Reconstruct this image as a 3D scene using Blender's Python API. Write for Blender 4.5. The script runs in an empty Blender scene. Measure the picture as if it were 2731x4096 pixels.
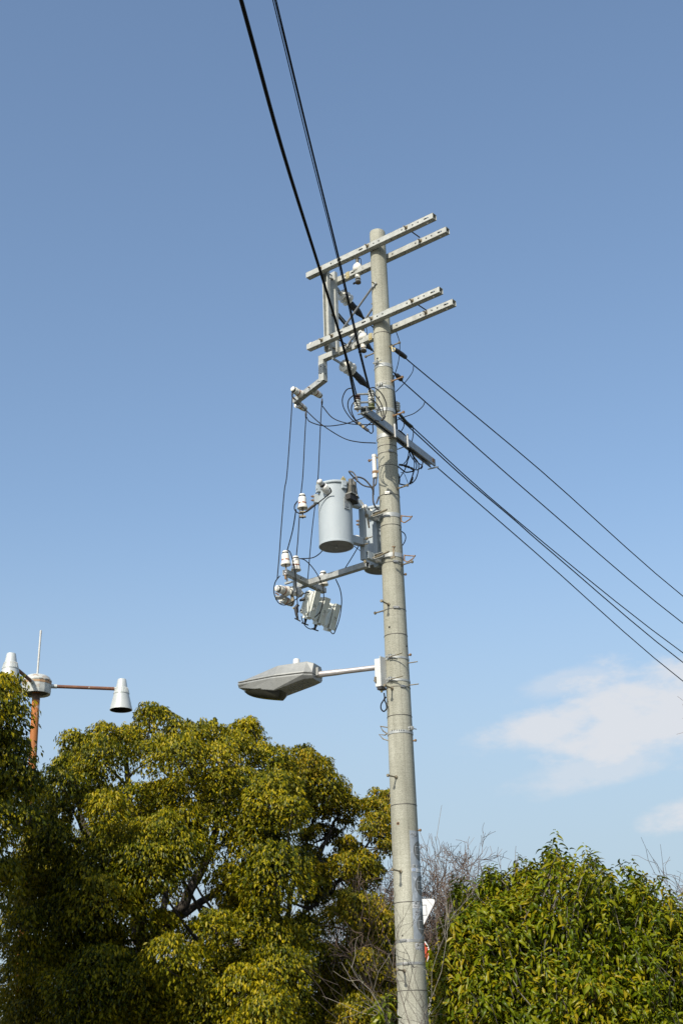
import bpy, math, random
import numpy as np
from mathutils import Vector, Matrix
R_ = math.radians

# ------------------------------------------------------------------ camera
scene = bpy.context.scene
PITCH, ROLL, CAM_H, FPX = R_(22.8), R_(1.8), 1.6, 5690.0
_F = np.array([0, math.cos(PITCH), math.sin(PITCH)])
_U0 = np.array([0, -math.sin(PITCH), math.cos(PITCH)])
_R0 = np.array([1.0, 0, 0])
_R = _R0 * math.cos(ROLL) - _U0 * math.sin(ROLL)
_U = _U0 * math.cos(ROLL) + _R0 * math.sin(ROLL)
_C = np.array([0, 0, CAM_H])
cd = bpy.data.cameras.new('camera')
cam = bpy.data.objects.new('camera', cd)
scene.collection.objects.link(cam)
cd.sensor_fit = 'VERTICAL'; cd.sensor_height = 36.0; cd.sensor_width = 24.0
cd.lens = 36.0 * FPX / 4096.0
cd.clip_start = 0.05; cd.clip_end = 6000
cam.matrix_world = Matrix(((_R[0], _U[0], -_F[0], _C[0]), (_R[1], _U[1], -_F[1], _C[1]), (_R[2], _U[2], -_F[2], _C[2]), (0, 0, 0, 1)))
scene.camera = cam

# ------------------------------------------------------------------ light
SUN_AZ, SUN_EL = R_(28), R_(38)          # azimuth: to the left of straight behind the camera
to_sun = Vector((-math.sin(SUN_AZ) * math.cos(SUN_EL), -math.cos(SUN_AZ) * math.cos(SUN_EL), math.sin(SUN_EL)))
sl = bpy.data.lights.new('sun', 'SUN'); sl.energy = 4.5; sl.angle = R_(0.53); sl.color = (1.0, 0.93, 0.82)
so = bpy.data.objects.new('sun', sl); scene.collection.objects.link(so)
so.rotation_euler = to_sun.to_track_quat('Z', 'Y').to_euler()
so.location = (0, 0, 40)

world = bpy.data.worlds.new('World'); scene.world = world; world.use_nodes = True
wn, wl = world.node_tree.nodes, world.node_tree.links
wn.clear()
def wnode(t, **kw):
    n = wn.new(t)
    for k, v_ in kw.items(): setattr(n, k, v_)
    return n
sky = wnode('ShaderNodeTexSky', sky_type='NISHITA', sun_disc=False, sun_elevation=SUN_EL,
            sun_rotation=math.pi + SUN_AZ, altitude=0, air_density=1.25, dust_density=1.6, ozone_density=2.4)
bg = wnode('ShaderNodeBackground'); bg.inputs['Strength'].default_value = 0.15
wo = wnode('ShaderNodeOutputWorld')
# low fair-weather clouds: soft banks at low elevation all round the sky, broken up by noise
tc = wnode('ShaderNodeTexCoord')
CLOUDS = [(0.215, 0.250, 0.085, 0.034, 0.95), (0.150, 0.243, 0.060, 0.015, 0.85), (0.118, 0.236, 0.045, 0.011, 0.75), (0.165, 0.270, 0.05, 0.010, 0.45), (0.290, 0.258, 0.10, 0.045, 0.95), (0.185, 0.214, 0.065, 0.014, 0.55), (0.232, 0.178, 0.036, 0.012, 0.85), (0.62, 0.25, 0.16, 0.03, 0.9),
          (-0.62, 0.20, 0.16, 0.03, 0.8), (-1.3, 0.24, 0.2, 0.03, 0.9), (1.25, 0.2, 0.2, 0.03, 0.9), (2.1, 0.25, 0.22, 0.035, 0.9), (-2.2, 0.22, 0.2, 0.03, 0.9), (3.0, 0.2, 0.2, 0.03, 0.8)]
def math_node(op, a, b=None, clamp=False):
    n = wnode('ShaderNodeMath', operation=op, use_clamp=clamp)
    for i, x in enumerate((a, b)):
        if x is None: continue
        if isinstance(x, (int, float)): n.inputs[i].default_value = x
        else: wl.new(x, n.inputs[i])
    return n.outputs[0]
sep = wnode('ShaderNodeSeparateXYZ'); wl.new(tc.outputs['Generated'], sep.inputs[0])
nz = wnode('ShaderNodeTexNoise'); nz.inputs['Scale'].default_value = 19.0; nz.inputs['Detail'].default_value = 7.0; nz.inputs['Roughness'].default_value = 0.62
mp = wnode('ShaderNodeMapping'); mp.inputs['Scale'].default_value = (1.0, 1.0, 2.2); mp.inputs['Rotation'].default_value = (0.0, 0.25, 0.0)
wl.new(tc.outputs['Generated'], mp.inputs[0]); wl.new(mp.outputs[0], nz.inputs['Vector'])
az = math_node('ARCTAN2', sep.outputs[0], sep.outputs[1])
el = math_node('ARCSINE', sep.outputs[2])
warp = math_node('SUBTRACT', nz.outputs[0], 0.5)
mask = None
for (ca, ce, wa, we, amp) in CLOUDS:
    da = math_node('DIVIDE', math_node('SUBTRACT', az, ca), wa)
    # banks climb a little to one side
    de0 = math_node('SUBTRACT', el, ce)
    de0 = math_node('SUBTRACT', de0, math_node('MULTIPLY', math_node('SUBTRACT', az, ca), 0.16))
    de = math_node('DIVIDE', de0, we)
    d2 = math_node('ADD', math_node('MULTIPLY', da, da), math_node('MULTIPLY', de, de))
    m = math_node('SUBTRACT', 1.0, d2)
    m = math_node('ADD', m, math_node('MULTIPLY', math_node('ADD', warp, 0.13), 4.2))
    m = math_node('MULTIPLY', math_node('MULTIPLY', m, 0.70, True), amp)
    mask = m if mask is None else math_node('MAXIMUM', mask, m)
sm = wnode('ShaderNodeMapRange', interpolation_type='SMOOTHSTEP'); wl.new(mask, sm.inputs[0])
cover = math_node('MULTIPLY', sm.outputs[0], 0.90)
mix = wnode('ShaderNodeMixRGB'); mix.inputs['Color2'].default_value = (4.35, 4.45, 4.68, 1)
haze_f = wnode('ShaderNodeMapRange', interpolation_type='SMOOTHSTEP')
for i_, v_ in ((1, 0.42), (2, 0.10), (3, 0.0), (4, 0.80)): haze_f.inputs[i_].default_value = v_
wl.new(el, haze_f.inputs[0])
hz_mix = wnode('ShaderNodeMixRGB'); hz_mix.inputs['Color2'].default_value = (2.56, 3.18, 3.76, 1)
wl.new(haze_f.outputs[0], hz_mix.inputs['Fac']); wl.new(sky.outputs[0], hz_mix.inputs['Color1'])
wl.new(cover, mix.inputs['Fac']); wl.new(hz_mix.outputs[0], mix.inputs['Color1'])
wl.new(mix.outputs[0], bg.inputs['Color']); wl.new(bg.outputs[0], wo.inputs['Surface'])

vs = scene.view_settings
vs.view_transform = 'Standard'; vs.look = 'None'; vs.exposure = 0.20; vs.gamma = 1.0; vs.use_curve_mapping = False
scene.cycles.use_denoising = True
scene.cycles.max_bounces = 8; scene.cycles.transparent_max_bounces = 8

# ------------------------------------------------------------------ where things stand
# crops of the photograph that measurements were taken in: (x0, y0, scale)
CROP = {1: (1150, 800, 2.0907), 2: (1120, 1300, 2.24), 3: (1050, 1850, 2.24), 4: (900, 2550, 1.8447), 5: (0, 2500, 2.6133), 6: (1450, 3100, 2.3618),
        7: (1350, 1500, 3.136), 8: (1080, 2150, 4.6118), 9: (1380, 1880, 5.1133), 10: (1220, 1000, 4.6118), 11: (1580, 3300, 2.955), 0: (0, 0, 1568 / 2731)}
def pix(k, x, y):
    a, b, s = CROP[k]; return (a + x / s, b + y / s)
def ray(q): return _F + _R * ((q[0] - 1365.5) / FPX) - _U * ((q[1] - 2048.0) / FPX)
def atY(k, x, y, Y):
    d = ray(pix(k, x, y)); return _C + d * (Y / d[1])
def atZ(k, x, y, Z):
    d = ray(pix(k, x, y)); return _C + d * ((Z - CAM_H) / d[2])
# frame of the pole: u along the crossarms, v along the lines
POLE = np.array([0.555, 15.0, 0.0]); TOP = 11.67
_t = R_(-38.5)
u = np.array([math.cos(_t), math.sin(_t), 0]); v = np.array([-u[1], u[0], 0]); w = np.array([0, 0, 1.0])
def W(a, b, z): return POLE + a * u + b * v + np.array([0, 0, z])
def atA(k, x, y, A):
    d = ray(pix(k, x, y)); return _C + d * ((A - (_C - POLE) @ u) / (d @ u))
def atB(k, x, y, B):
    d = ray(pix(k, x, y)); return _C + d * ((B - (_C - POLE) @ v) / (d @ v))
def pr(z): return (0.193 + 0.01166 * (TOP - z)) / 2
def hit(k, x, y):
    d = ray(pix(k, x, y)); r = 0.12
    for _ in range(6):
        ox, oy = _C[0] - POLE[0], _C[1] - POLE[1]
        A = d[0]**2 + d[1]**2; B = 2 * (ox * d[0] + oy * d[1]); Cc = ox**2 + oy**2 - r * r
        disc = max(B * B - 4 * A * Cc, 0.0); t = (-B - math.sqrt(disc)) / (2 * A)
        P = _C + d * t; r = pr(P[2])
    return P

# ------------------------------------------------------------------ materials
MATS = {}
def mat(name, c1, c2=None, rough=0.6, metal=0.0, scale=8.0, detail=5.0, bump=0.0, bscale=60.0, spec=0.5, stretch=(1, 1, 1), c3=None, c3_at=0.62, c3_scale=3.0, rvar=0.0, contrast=(0.35, 0.65)):
    if name in MATS: return MATS[name]
    m = bpy.data.materials.new(name); m.use_nodes = True
    n, l = m.node_tree.nodes, m.node_tree.links
    p = n['Principled BSDF']
    p.inputs['Roughness'].default_value = rough; p.inputs['Metallic'].default_value = metal
    p.inputs['Specular IOR Level'].default_value = spec
    p.inputs['Base Color'].default_value = (*c1, 1)
    t = n.new('ShaderNodeTexCoord'); mp_ = n.new('ShaderNodeMapping'); mp_.inputs['Scale'].default_value = stretch
    l.new(t.outputs['Object'], mp_.inputs[0])
    if c2 is not None:
        nz_ = n.new('ShaderNodeTexNoise'); nz_.inputs['Scale'].default_value = scale; nz_.inputs['Detail'].default_value = detail
        nz_.inputs['Roughness'].default_value = 0.65
        l.new(mp_.outputs[0], nz_.inputs['Vector'])
        rp = n.new('ShaderNodeValToRGB')
        rp.color_ramp.elements[0].position = contrast[0]; rp.color_ramp.elements[0].color = (*c1, 1)
        rp.color_ramp.elements[1].position = contrast[1]; rp.color_ramp.elements[1].color = (*c2, 1)
        l.new(nz_.outputs[0], rp.inputs[0]); out = rp.outputs[0]
        if c3 is not None:
            n3 = n.new('ShaderNodeTexNoise'); n3.inputs['Scale'].default_value = c3_scale; n3.inputs['Detail'].default_value = 6
            n3.inputs['Roughness'].default_value = 0.7
            l.new(mp_.outputs[0], n3.inputs['Vector'])
            r3 = n.new('ShaderNodeMapRange'); r3.inputs[1].default_value = c3_at; r3.inputs[2].default_value = c3_at + 0.06
            l.new(n3.outputs[0], r3.inputs[0])
            mx = n.new('ShaderNodeMixRGB'); mx.inputs['Color2'].default_value = (*c3, 1)
            l.new(r3.outputs[0], mx.inputs['Fac']); l.new(out, mx.inputs['Color1']); out = mx.outputs[0]
        l.new(out, p.inputs['Base Color'])
        if rvar:
            rr = n.new('ShaderNodeMapRange'); rr.inputs[3].default_value = rough - rvar; rr.inputs[4].default_value = rough + rvar
            l.new(nz_.outputs[0], rr.inputs[0]); l.new(rr.outputs[0], p.inputs['Roughness'])
    if bump:
        nb = n.new('ShaderNodeTexNoise'); nb.inputs['Scale'].default_value = bscale; nb.inputs['Detail'].default_value = 4
        l.new(mp_.outputs[0], nb.inputs['Vector'])
        b_ = n.new('ShaderNodeBump'); b_.inputs['Strength'].default_value = bump; b_.inputs['Distance'].default_value = 0.01
        l.new(nb.outputs[0], b_.inputs['Height']); l.new(b_.outputs[0], p.inputs['Normal'])
    MATS[name] = m
    return m

GALV = mat('galvanised_steel', (0.344, 0.353, 0.318), (0.482, 0.490, 0.447), 0.55, 0.25, 14, 6, 0.05, 90, c3=(0.258, 0.249, 0.206), c3_at=0.64, c3_scale=9, rvar=0.1)
GALV2 = mat('weathered_galvanised', (0.297, 0.315, 0.306), (0.423, 0.441, 0.423), 0.55, 0.3, 18, 6, 0.05, 90, c3=(0.234, 0.216, 0.171), c3_at=0.63, c3_scale=7, rvar=0.1)
RACKM = mat('grey_painted_steel', (0.24, 0.27, 0.29), (0.31, 0.34, 0.36), 0.5, 0.1, 12, 5, 0.03, 80, c3=(0.25, 0.13, 0.06), c3_at=0.72, c3_scale=5)
RUST = mat('rusted_steel', (0.17, 0.095, 0.05), (0.32, 0.21, 0.11), 0.8, 0.1, 40, 5, 0.2, 150)
ZINC = mat('zinc_plated_bolt', (0.16, 0.135, 0.09), (0.30, 0.26, 0.18), 0.55, 0.4, 40, 4)
BRASS = mat('yellow_chromate', (0.38, 0.30, 0.12), (0.50, 0.44, 0.25), 0.5, 0.4, 20, 4)
PORC = mat('white_porcelain', (0.76, 0.75, 0.68), (0.70, 0.68, 0.60), 0.18, 0, 10, 4, spec=0.6, c3=(0.42, 0.38, 0.30), c3_at=0.68, c3_scale=14)
PORCG = mat('grey_porcelain', (0.50, 0.51, 0.46), (0.62, 0.62, 0.56), 0.22, 0, 15, 4, spec=0.6, c3=(0.25, 0.22, 0.17), c3_at=0.62, c3_scale=18)
PORCBR = mat('brown_glaze', (0.075, 0.035, 0.025), (0.11, 0.05, 0.035), 0.2, 0, 20, 3)
PORCGREEN = mat('mossy_glaze', (0.10, 0.12, 0.04), (0.19, 0.20, 0.09), 0.35, 0, 25, 4)
BROWN = mat('brown_ring', (0.36, 0.11, 0.03), (0.30, 0.09, 0.03), 0.25)
BLACK = mat('black_cable', (0.009, 0.009, 0.010), (0.016, 0.016, 0.016), 0.7, 0, 30, 3, spec=0.2)
GREYC = mat('grey_cable', (0.075, 0.07, 0.062), (0.11, 0.10, 0.09), 0.55, 0, 30, 3)
RUBBER = mat('black_cover', (0.017, 0.017, 0.018), (0.03, 0.03, 0.03), 0.55, 0, 25, 4, 0.2, 40)
DRUB = mat('olive_grey_rubber', (0.085, 0.082, 0.065), (0.12, 0.115, 0.095), 0.6, 0, 25, 4)
TAPE = mat('tan_tape', (0.38, 0.30, 0.15), (0.30, 0.23, 0.12), 0.6)
TANK = mat('transformer_paint', (0.330, 0.378, 0.400), (0.380, 0.428, 0.446), 0.6, 0.0, 5, 6, 0.02, 60, c3=(0.30, 0.33, 0.335), c3_at=0.62, c3_scale=4, rvar=0.08, stretch=(1, 1, 0.4))
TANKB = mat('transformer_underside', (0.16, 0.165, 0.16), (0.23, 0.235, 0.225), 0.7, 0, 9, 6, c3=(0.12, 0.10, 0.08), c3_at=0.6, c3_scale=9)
PLATE = mat('name_plate', (0.42, 0.44, 0.42), (0.30, 0.32, 0.31), 0.4, 0.3, 60, 4, stretch=(1, 1, 3))
PLATE2 = mat('cream_plate', (0.55, 0.52, 0.42), (0.42, 0.39, 0.31), 0.5, 0.0, 60, 4, stretch=(1, 1, 3))
INK = mat('dark_print', (0.03, 0.03, 0.035), rough=0.6)
BOXM = mat('cutout_porcelain', (0.66, 0.69, 0.62), (0.72, 0.74, 0.67), 0.22, 0, 10, 4, spec=0.6, c3=(0.5, 0.48, 0.38), c3_at=0.66, c3_scale=10)
PVC = mat('white_pvc', (0.681, 0.681, 0.653), (0.607, 0.598, 0.552), 0.4, 0, 8, 4, c3=(0.368, 0.258, 0.147), c3_at=0.70, c3_scale=7)
ALU = mat('weathered_cast_aluminium', (0.255, 0.262, 0.245), (0.325, 0.332, 0.312), 0.5, 0.25, 5, 7, 0.03, 70, c3=(0.38, 0.385, 0.365), c3_at=0.62, c3_scale=4, rvar=0.1, stretch=(1, 1, 0.5))
ALUT = mat('brushed_tube', (0.48, 0.45, 0.43), (0.58, 0.55, 0.52), 0.38, 0.55, 20, 5, stretch=(0.4, 1, 1))
LBOX = mat('pale_grey_box', (0.47, 0.48, 0.46), (0.54, 0.55, 0.53), 0.5, 0.05, 8, 5, c3=(0.40, 0.35, 0.28), c3_at=0.7, c3_scale=9)
LENS = mat('smoked_acrylic_bowl', (0.022, 0.022, 0.014), (0.040, 0.038, 0.025), 0.2, 0, 6, 4, spec=0.4)
DARKIN = mat('dark_interior', (0.02, 0.02, 0.019), (0.035, 0.033, 0.03), 0.7, 0, 10, 4)
SHADE = mat('silver_lamp_paint', (0.458, 0.484, 0.466), (0.546, 0.572, 0.546), 0.42, 0.15, 4, 6, c3=(0.651, 0.660, 0.625), c3_at=0.66, c3_scale=5, stretch=(1, 1, 0.35), rvar=0.1)
HUBM = mat('weathered_hub_paint', (0.40, 0.42, 0.39), (0.55, 0.57, 0.54), 0.55, 0.1, 5, 7, c3=(0.30, 0.18, 0.08), c3_at=0.58, c3_scale=2.6, stretch=(1, 1, 2.2))
RPOLE = mat('rust_orange_post', (0.44, 0.15, 0.025), (0.33, 0.115, 0.025), 0.7, 0, 3, 6, c3=(0.60, 0.58, 0.56), c3_at=0.555, c3_scale=2.3, stretch=(1, 1, 0.45))
RARM = mat('rusted_brown_arm', (0.14, 0.065, 0.045), (0.22, 0.10, 0.05), 0.7, 0.1, 8, 6, c3=(0.45, 0.42, 0.36), c3_at=0.60, c3_scale=3)
ROD = mat('pale_grey_rod', (0.46, 0.46, 0.43), (0.55, 0.55, 0.52), 0.5, 0.2, 8, 4)
POSTER = mat('worn_poster_paper', (0.19, 0.215, 0.235), (0.33, 0.37, 0.40), 0.65, 0, 7, 7, c3=(0.46, 0.50, 0.54), c3_at=0.56, c3_scale=9, stretch=(1, 1, 0.5), contrast=(0.3, 0.7))
POSTERD = mat('grey_poster_ink', (0.105, 0.11, 0.105), (0.15, 0.155, 0.145), 0.65, 0, 20, 6)
WHITEP = mat('white_print', (0.72, 0.74, 0.74), (0.5, 0.52, 0.52), 0.7, 0, 25, 6)
BLUEP = mat('blue_print', (0.10, 0.2, 0.38), (0.2, 0.28, 0.42), 0.6, 0, 30, 5)
SIGNW = mat('white_sign_face', (0.72, 0.73, 0.72), (0.64, 0.65, 0.65), 0.45, 0, 5, 4)
SIGNR = mat('red_sign_face', (0.52, 0.075, 0.03), (0.46, 0.065, 0.03), 0.45, 0, 6, 4)
BARK = mat('dark_bark', (0.035, 0.029, 0.023), (0.075, 0.063, 0.05), 0.9, 0, 9, 6, 0.6, 30, stretch=(1, 1, 0.3))
BARK2 = mat('grey_twig_bark', (0.085, 0.056, 0.040), (0.15, 0.105, 0.078), 0.9, 0, 6, 5)
BARK3 = mat('pale_twig_bark', (0.13, 0.11, 0.085), (0.22, 0.20, 0.165), 0.9, 0, 9, 5)

def concrete():
    m = bpy.data.materials.new('pole_concrete'); m.use_nodes = True
    n, l = m.node_tree.nodes, m.node_tree.links; p = n['Principled BSDF']; p.inputs['Roughness'].default_value = 0.85
    t = n.new('ShaderNodeTexCoord')
    def noise(scale, st, det=6, rough=0.65):
        mp_ = n.new('ShaderNodeMapping'); mp_.inputs['Scale'].default_value = st; l.new(t.outputs['Object'], mp_.inputs[0])
        z = n.new('ShaderNodeTexNoise'); z.inputs['Scale'].default_value = scale; z.inputs['Detail'].default_value = det; z.inputs['Roughness'].default_value = rough
        l.new(mp_.outputs[0], z.inputs['Vector']); return z.outputs[0]
    def ramp(x, a, b, ca, cb):
        r = n.new('ShaderNodeValToRGB'); r.color_ramp.elements[0].position = a; r.color_ramp.elements[1].position = b
        r.color_ramp.elements[0].color = (*ca, 1); r.color_ramp.elements[1].color = (*cb, 1); l.new(x, r.inputs[0]); return r.outputs[0]
    def mixm(mode, fac, a, b):
        q = n.new('ShaderNodeMixRGB'); q.blend_type = mode; q.inputs['Fac'].default_value = fac
        l.new(a, q.inputs['Color1']); l.new(b, q.inputs['Color2']); return q.outputs[0]
    base = ramp(noise(2.2, (1, 1, 0.7)), 0.36, 0.64, (0.295, 0.292, 0.242), (0.385, 0.382, 0.328))
    speck = ramp(noise(115, (1, 1, 1.3), 4), 0.36, 0.64, (0.70, 0.70, 0.66), (1.22, 1.22, 1.18))
    rings = ramp(noise(1.0, (0.3, 0.3, 45), 3), 0.35, 0.65, (0.93, 0.93, 0.92), (1.05, 1.05, 1.05))
    streak = ramp(noise(9, (1, 1, 0.06), 5), 0.35, 0.68, (0.76, 0.76, 0.74), (1.12, 1.12, 1.11))
    pits = ramp(noise(160, (1, 1, 1), 2), 0.30, 0.36, (0.6, 0.6, 0.58), (1, 1, 1))
    o = mixm('MULTIPLY', 1, base, speck); o = mixm('MULTIPLY', 1, o, rings); o = mixm('MULTIPLY', 1, o, streak); o = mixm('MULTIPLY', 0.8, o, pits)
    l.new(o, p.inputs['Base Color'])
    b_ = n.new('ShaderNodeBump'); b_.inputs['Strength'].default_value = 0.25; b_.inputs['Distance'].default_value = 0.004
    l.new(noise(120, (1, 1, 1), 4), b_.inputs['Height']); l.new(b_.outputs[0], p.inputs['Normal'])
    return m
CONC = concrete()
SEAM = mat('pole_mould_seam', (0.20, 0.195, 0.155), (0.27, 0.265, 0.22), 0.9, 0, 40, 4)

def leaf_mat(name, greens, trans=0.35, rough=0.38, nscale=0.9, hi=(0.23, 0.19, 0.02)):
    m = bpy.data.materials.new(name); m.use_nodes = True
    n, l = m.node_tree.nodes, m.node_tree.links; p = n['Principled BSDF']; out = n['Material Output']
    p.inputs['Roughness'].default_value = rough; p.inputs['Specular IOR Level'].default_value = 0.16
    g = n.new('ShaderNodeNewGeometry')
    rp = n.new('ShaderNodeValToRGB'); cr = rp.color_ramp
    cr.elements[0].position = 0.0; cr.elements[0].color = (*greens[0], 1); cr.elements[1].position = 1.0; cr.elements[1].color = (*greens[-1], 1)
    for i in range(1, len(greens) - 1):
        e = cr.elements.new(i / (len(greens) - 1)); e.color = (*greens[i], 1)
    t = n.new('ShaderNodeTexCoord'); z = n.new('ShaderNodeTexNoise'); z.inputs['Scale'].default_value = nscale; z.inputs['Detail'].default_value = 3
    l.new(t.outputs['Object'], z.inputs['Vector'])
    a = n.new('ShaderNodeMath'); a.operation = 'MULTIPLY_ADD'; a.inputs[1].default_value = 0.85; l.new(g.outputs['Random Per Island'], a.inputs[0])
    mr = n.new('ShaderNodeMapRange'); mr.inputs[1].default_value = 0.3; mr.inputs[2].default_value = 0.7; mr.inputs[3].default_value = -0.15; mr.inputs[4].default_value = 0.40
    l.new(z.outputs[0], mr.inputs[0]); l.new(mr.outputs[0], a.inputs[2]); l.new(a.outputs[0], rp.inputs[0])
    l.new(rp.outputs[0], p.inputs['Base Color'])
    tr = n.new('ShaderNodeBsdfTranslucent'); mul = n.new('ShaderNodeMixRGB'); mul.blend_type = 'MULTIPLY'; mul.inputs['Fac'].default_value = 1
    mul.inputs['Color2'].default_value = (1.3, 1.35, 0.5, 1); l.new(rp.outputs[0], mul.inputs['Color1']); l.new(mul.outputs[0], tr.inputs['Color'])
    mx = n.new('ShaderNodeMixShader'); mx.inputs[0].default_value = trans
    l.new(p.outputs[0], mx.inputs[1]); l.new(tr.outputs[0], mx.inputs[2]); l.new(mx.outputs[0], out.inputs['Surface'])
    return m
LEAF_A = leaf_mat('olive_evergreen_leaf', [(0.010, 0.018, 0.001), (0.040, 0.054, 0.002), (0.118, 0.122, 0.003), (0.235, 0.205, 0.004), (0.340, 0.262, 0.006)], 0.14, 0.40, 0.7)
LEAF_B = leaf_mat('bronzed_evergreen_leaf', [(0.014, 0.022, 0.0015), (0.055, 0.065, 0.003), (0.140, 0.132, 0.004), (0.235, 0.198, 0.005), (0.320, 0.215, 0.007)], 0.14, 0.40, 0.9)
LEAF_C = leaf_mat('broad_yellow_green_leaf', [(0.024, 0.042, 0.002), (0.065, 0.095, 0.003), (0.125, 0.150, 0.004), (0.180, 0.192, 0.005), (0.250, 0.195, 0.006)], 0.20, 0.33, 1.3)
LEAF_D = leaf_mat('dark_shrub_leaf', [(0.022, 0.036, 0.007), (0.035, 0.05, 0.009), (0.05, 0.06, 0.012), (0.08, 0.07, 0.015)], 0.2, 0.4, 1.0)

# ------------------------------------------------------------------ mesh helpers
LOC = {}
def nrm(x): x = np.asarray(x, float); return x / (np.linalg.norm(x) + 1e-12)
def frame(d, up=(0, 0, 1)):
    d = nrm(d); s = np.cross(d, np.asarray(up, float))
    if np.linalg.norm(s) < 1e-4: s = np.cross(d, (0, 1.0, 0.03))
    s = nrm(s); return d, s, np.cross(s, d)
class MB:
    def __init__(self): self.v = []; self.f = []
    def add(self, vs_, fs):
        o = len(self.v); self.v.extend([tuple(map(float, p)) for p in vs_]); self.f.extend([tuple(i + o for i in f) for f in fs]); return self
    def box(self, c, ax, ay, az, hx, hy, hz, taper=1.0):
        c = np.asarray(c, float); P = []
        for k in (-1, 1):
            s = taper if k > 0 else 1.0
            for i, j in ((-1, -1), (1, -1), (1, 1), (-1, 1)):
                P.append(c + np.asarray(ax) * hx * i * s + np.asarray(ay) * hy * j * s + np.asarray(az) * hz * k)
        return self.add(P, [(3, 2, 1, 0), (4, 5, 6, 7), (0, 1, 5, 4), (1, 2, 6, 5), (2, 3, 7, 6), (3, 0, 4, 7)])
    def wbox(self, x0, x1, y0, y1, z0, z1):
        return self.box(((x0 + x1) / 2, (y0 + y1) / 2, (z0 + z1) / 2), (1, 0, 0), (0, 1, 0), (0, 0, 1), (x1 - x0) / 2, (y1 - y0) / 2, (z1 - z0) / 2)
    def tube(self, pts, r, n=8, caps=True):
        pts = [np.asarray(p, float) for p in pts]; m = len(pts)
        rr = [r] * m if np.isscalar(r) else list(r)
        T = [nrm(pts[min(i + 1, m - 1)] - pts[max(i - 1, 0)]) for i in range(m)]
        d, s, q = frame(T[0]); V = []; 
        for i in range(m):
            s = nrm(s - T[i] * (s @ T[i])); q = np.cross(T[i], s)
            for k in range(n):
                a = 2 * math.pi * k / n; V.append(pts[i] + rr[i] * (math.cos(a) * s + math.sin(a) * q))
        Fc = [(i * n + k, i * n + (k + 1) % n, (i + 1) * n + (k + 1) % n, (i + 1) * n + k) for i in range(m - 1) for k in range(n)]
        if caps: Fc += [tuple(range(n))[::-1], tuple((m - 1) * n + k for k in range(n))]
        return self.add(V, Fc)
    def lathe(self, base, axis, prof, n=24, up=(0, 0.2, 1)):
        d, s, q = frame(axis, up if abs(nrm(axis) @ nrm(up)) < 0.98 else (1, 0, 0)); base = np.asarray(base, float); V = []
        for r, h in prof:
            r = max(r, 1e-4)
            for k in range(n):
                a = 2 * math.pi * k / n; V.append(base + d * h + r * (math.cos(a) * s + math.sin(a) * q))
        m = len(prof)
        Fc = [(i * n + k, i * n + (k + 1) % n, (i + 1) * n + (k + 1) % n, (i + 1) * n + k) for i in range(m - 1) for k in range(n)]
        return self.add(V, Fc)
    def prism(self, poly, ex):            # polygon of 3-D points extruded along ex
        poly = [np.asarray(p, float) for p in poly]; ex = np.asarray(ex, float); n = len(poly)
        V = poly + [p + ex for p in poly]
        return self.add(V, [tuple(range(n))[::-1], tuple(range(n, 2 * n))] + [(i, (i + 1) % n, n + (i + 1) % n, n + i) for i in range(n)])
    def wall(self, o, d, e, L, Wd, holes):   # sheet o + s*d + t*e with stadium holes (s, half length, half width)
        o = np.asarray(o, float); s0 = 0.0; h = Wd / 2
        def quad(a, b): self.add([o + d * a, o + d * b, o + d * b + e * Wd, o + d * a + e * Wd], [(0, 1, 2, 3)])
        for s, hl, hw in sorted(holes):
            a, b = s - hl - 0.012, s + hl + 0.012
            if a <= s0 or b >= L: continue
            quad(s0, a); s0 = b; hx = (b - a) / 2
            ang = sorted([2 * math.pi * k / 16 for k in range(16)] + [math.atan2(h * i, hx * j) % (2 * math.pi) for i in (-1, 1) for j in (-1, 1)])
            c = o + d * s + e * h; V = []
            for t in ang:
                cx_, sy_ = math.cos(t), math.sin(t)
                k = min(hx / max(abs(cx_), 1e-9), h / max(abs(sy_), 1e-9)); V.append(c + d * cx_ * k + e * sy_ * k)
            for t in ang:
                cx_, sy_ = math.cos(t), math.sin(t); st = hl - hw
                k = hw / max(abs(sy_), 1e-9)
                if st <= 0: k = hw
                elif abs(cx_) * k > st:
                    # circle part centred at +-st
                    B = -2 * abs(cx_) * st; Cc = st * st - hw * hw; k = (-B + math.sqrt(max(B * B - 4 * Cc, 0))) / 2
                V.append(c + d * cx_ * k + e * sy_ * k)
            n = len(ang); self.add(V, [(i, (i + 1) % n, n + (i + 1) % n, n + i) for i in range(n)])
        quad(s0, L); return self
    def build(self, name, material, parent=None, smooth=None, loc=None, solid=None):
        me = bpy.data.meshes.new(name)
        P = np.array(self.v, float)
        if parent is not None: base = LOC[parent.name]; off = np.zeros(3)
        else:
            base = np.zeros(3) if loc is None else np.asarray(loc, float); off = base
        me.from_pydata((P - base).tolist(), [], self.f)
        if smooth is not None:
            me.polygons.foreach_set('use_smooth', [True] * len(me.polygons)); me.set_sharp_from_angle(angle=R_(smooth))
        me.materials.append(material); me.update()
        o = bpy.data.objects.new(name, me); scene.collection.objects.link(o)
        if parent is not None: o.parent = parent
        else: o.location = base
        LOC[o.name] = base
        if solid:
            md = o.modifiers.new('thickness', 'SOLIDIFY'); md.thickness = solid; md.offset = -1
        return o
def tag(o, label, cat, group=None):
    o['label'] = label; o['category'] = cat
    if group: o['group'] = group
    return o
def thing(name, loc, label, cat, group=None):
    o = bpy.data.objects.new(name, None); scene.collection.objects.link(o); o.location = tuple(map(float, loc)); o.empty_display_size = 0.1
    LOC[o.name] = np.asarray(loc, float); return tag(o, label, cat, group)
def struct(o): o['kind'] = 'structure'; return o
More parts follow.
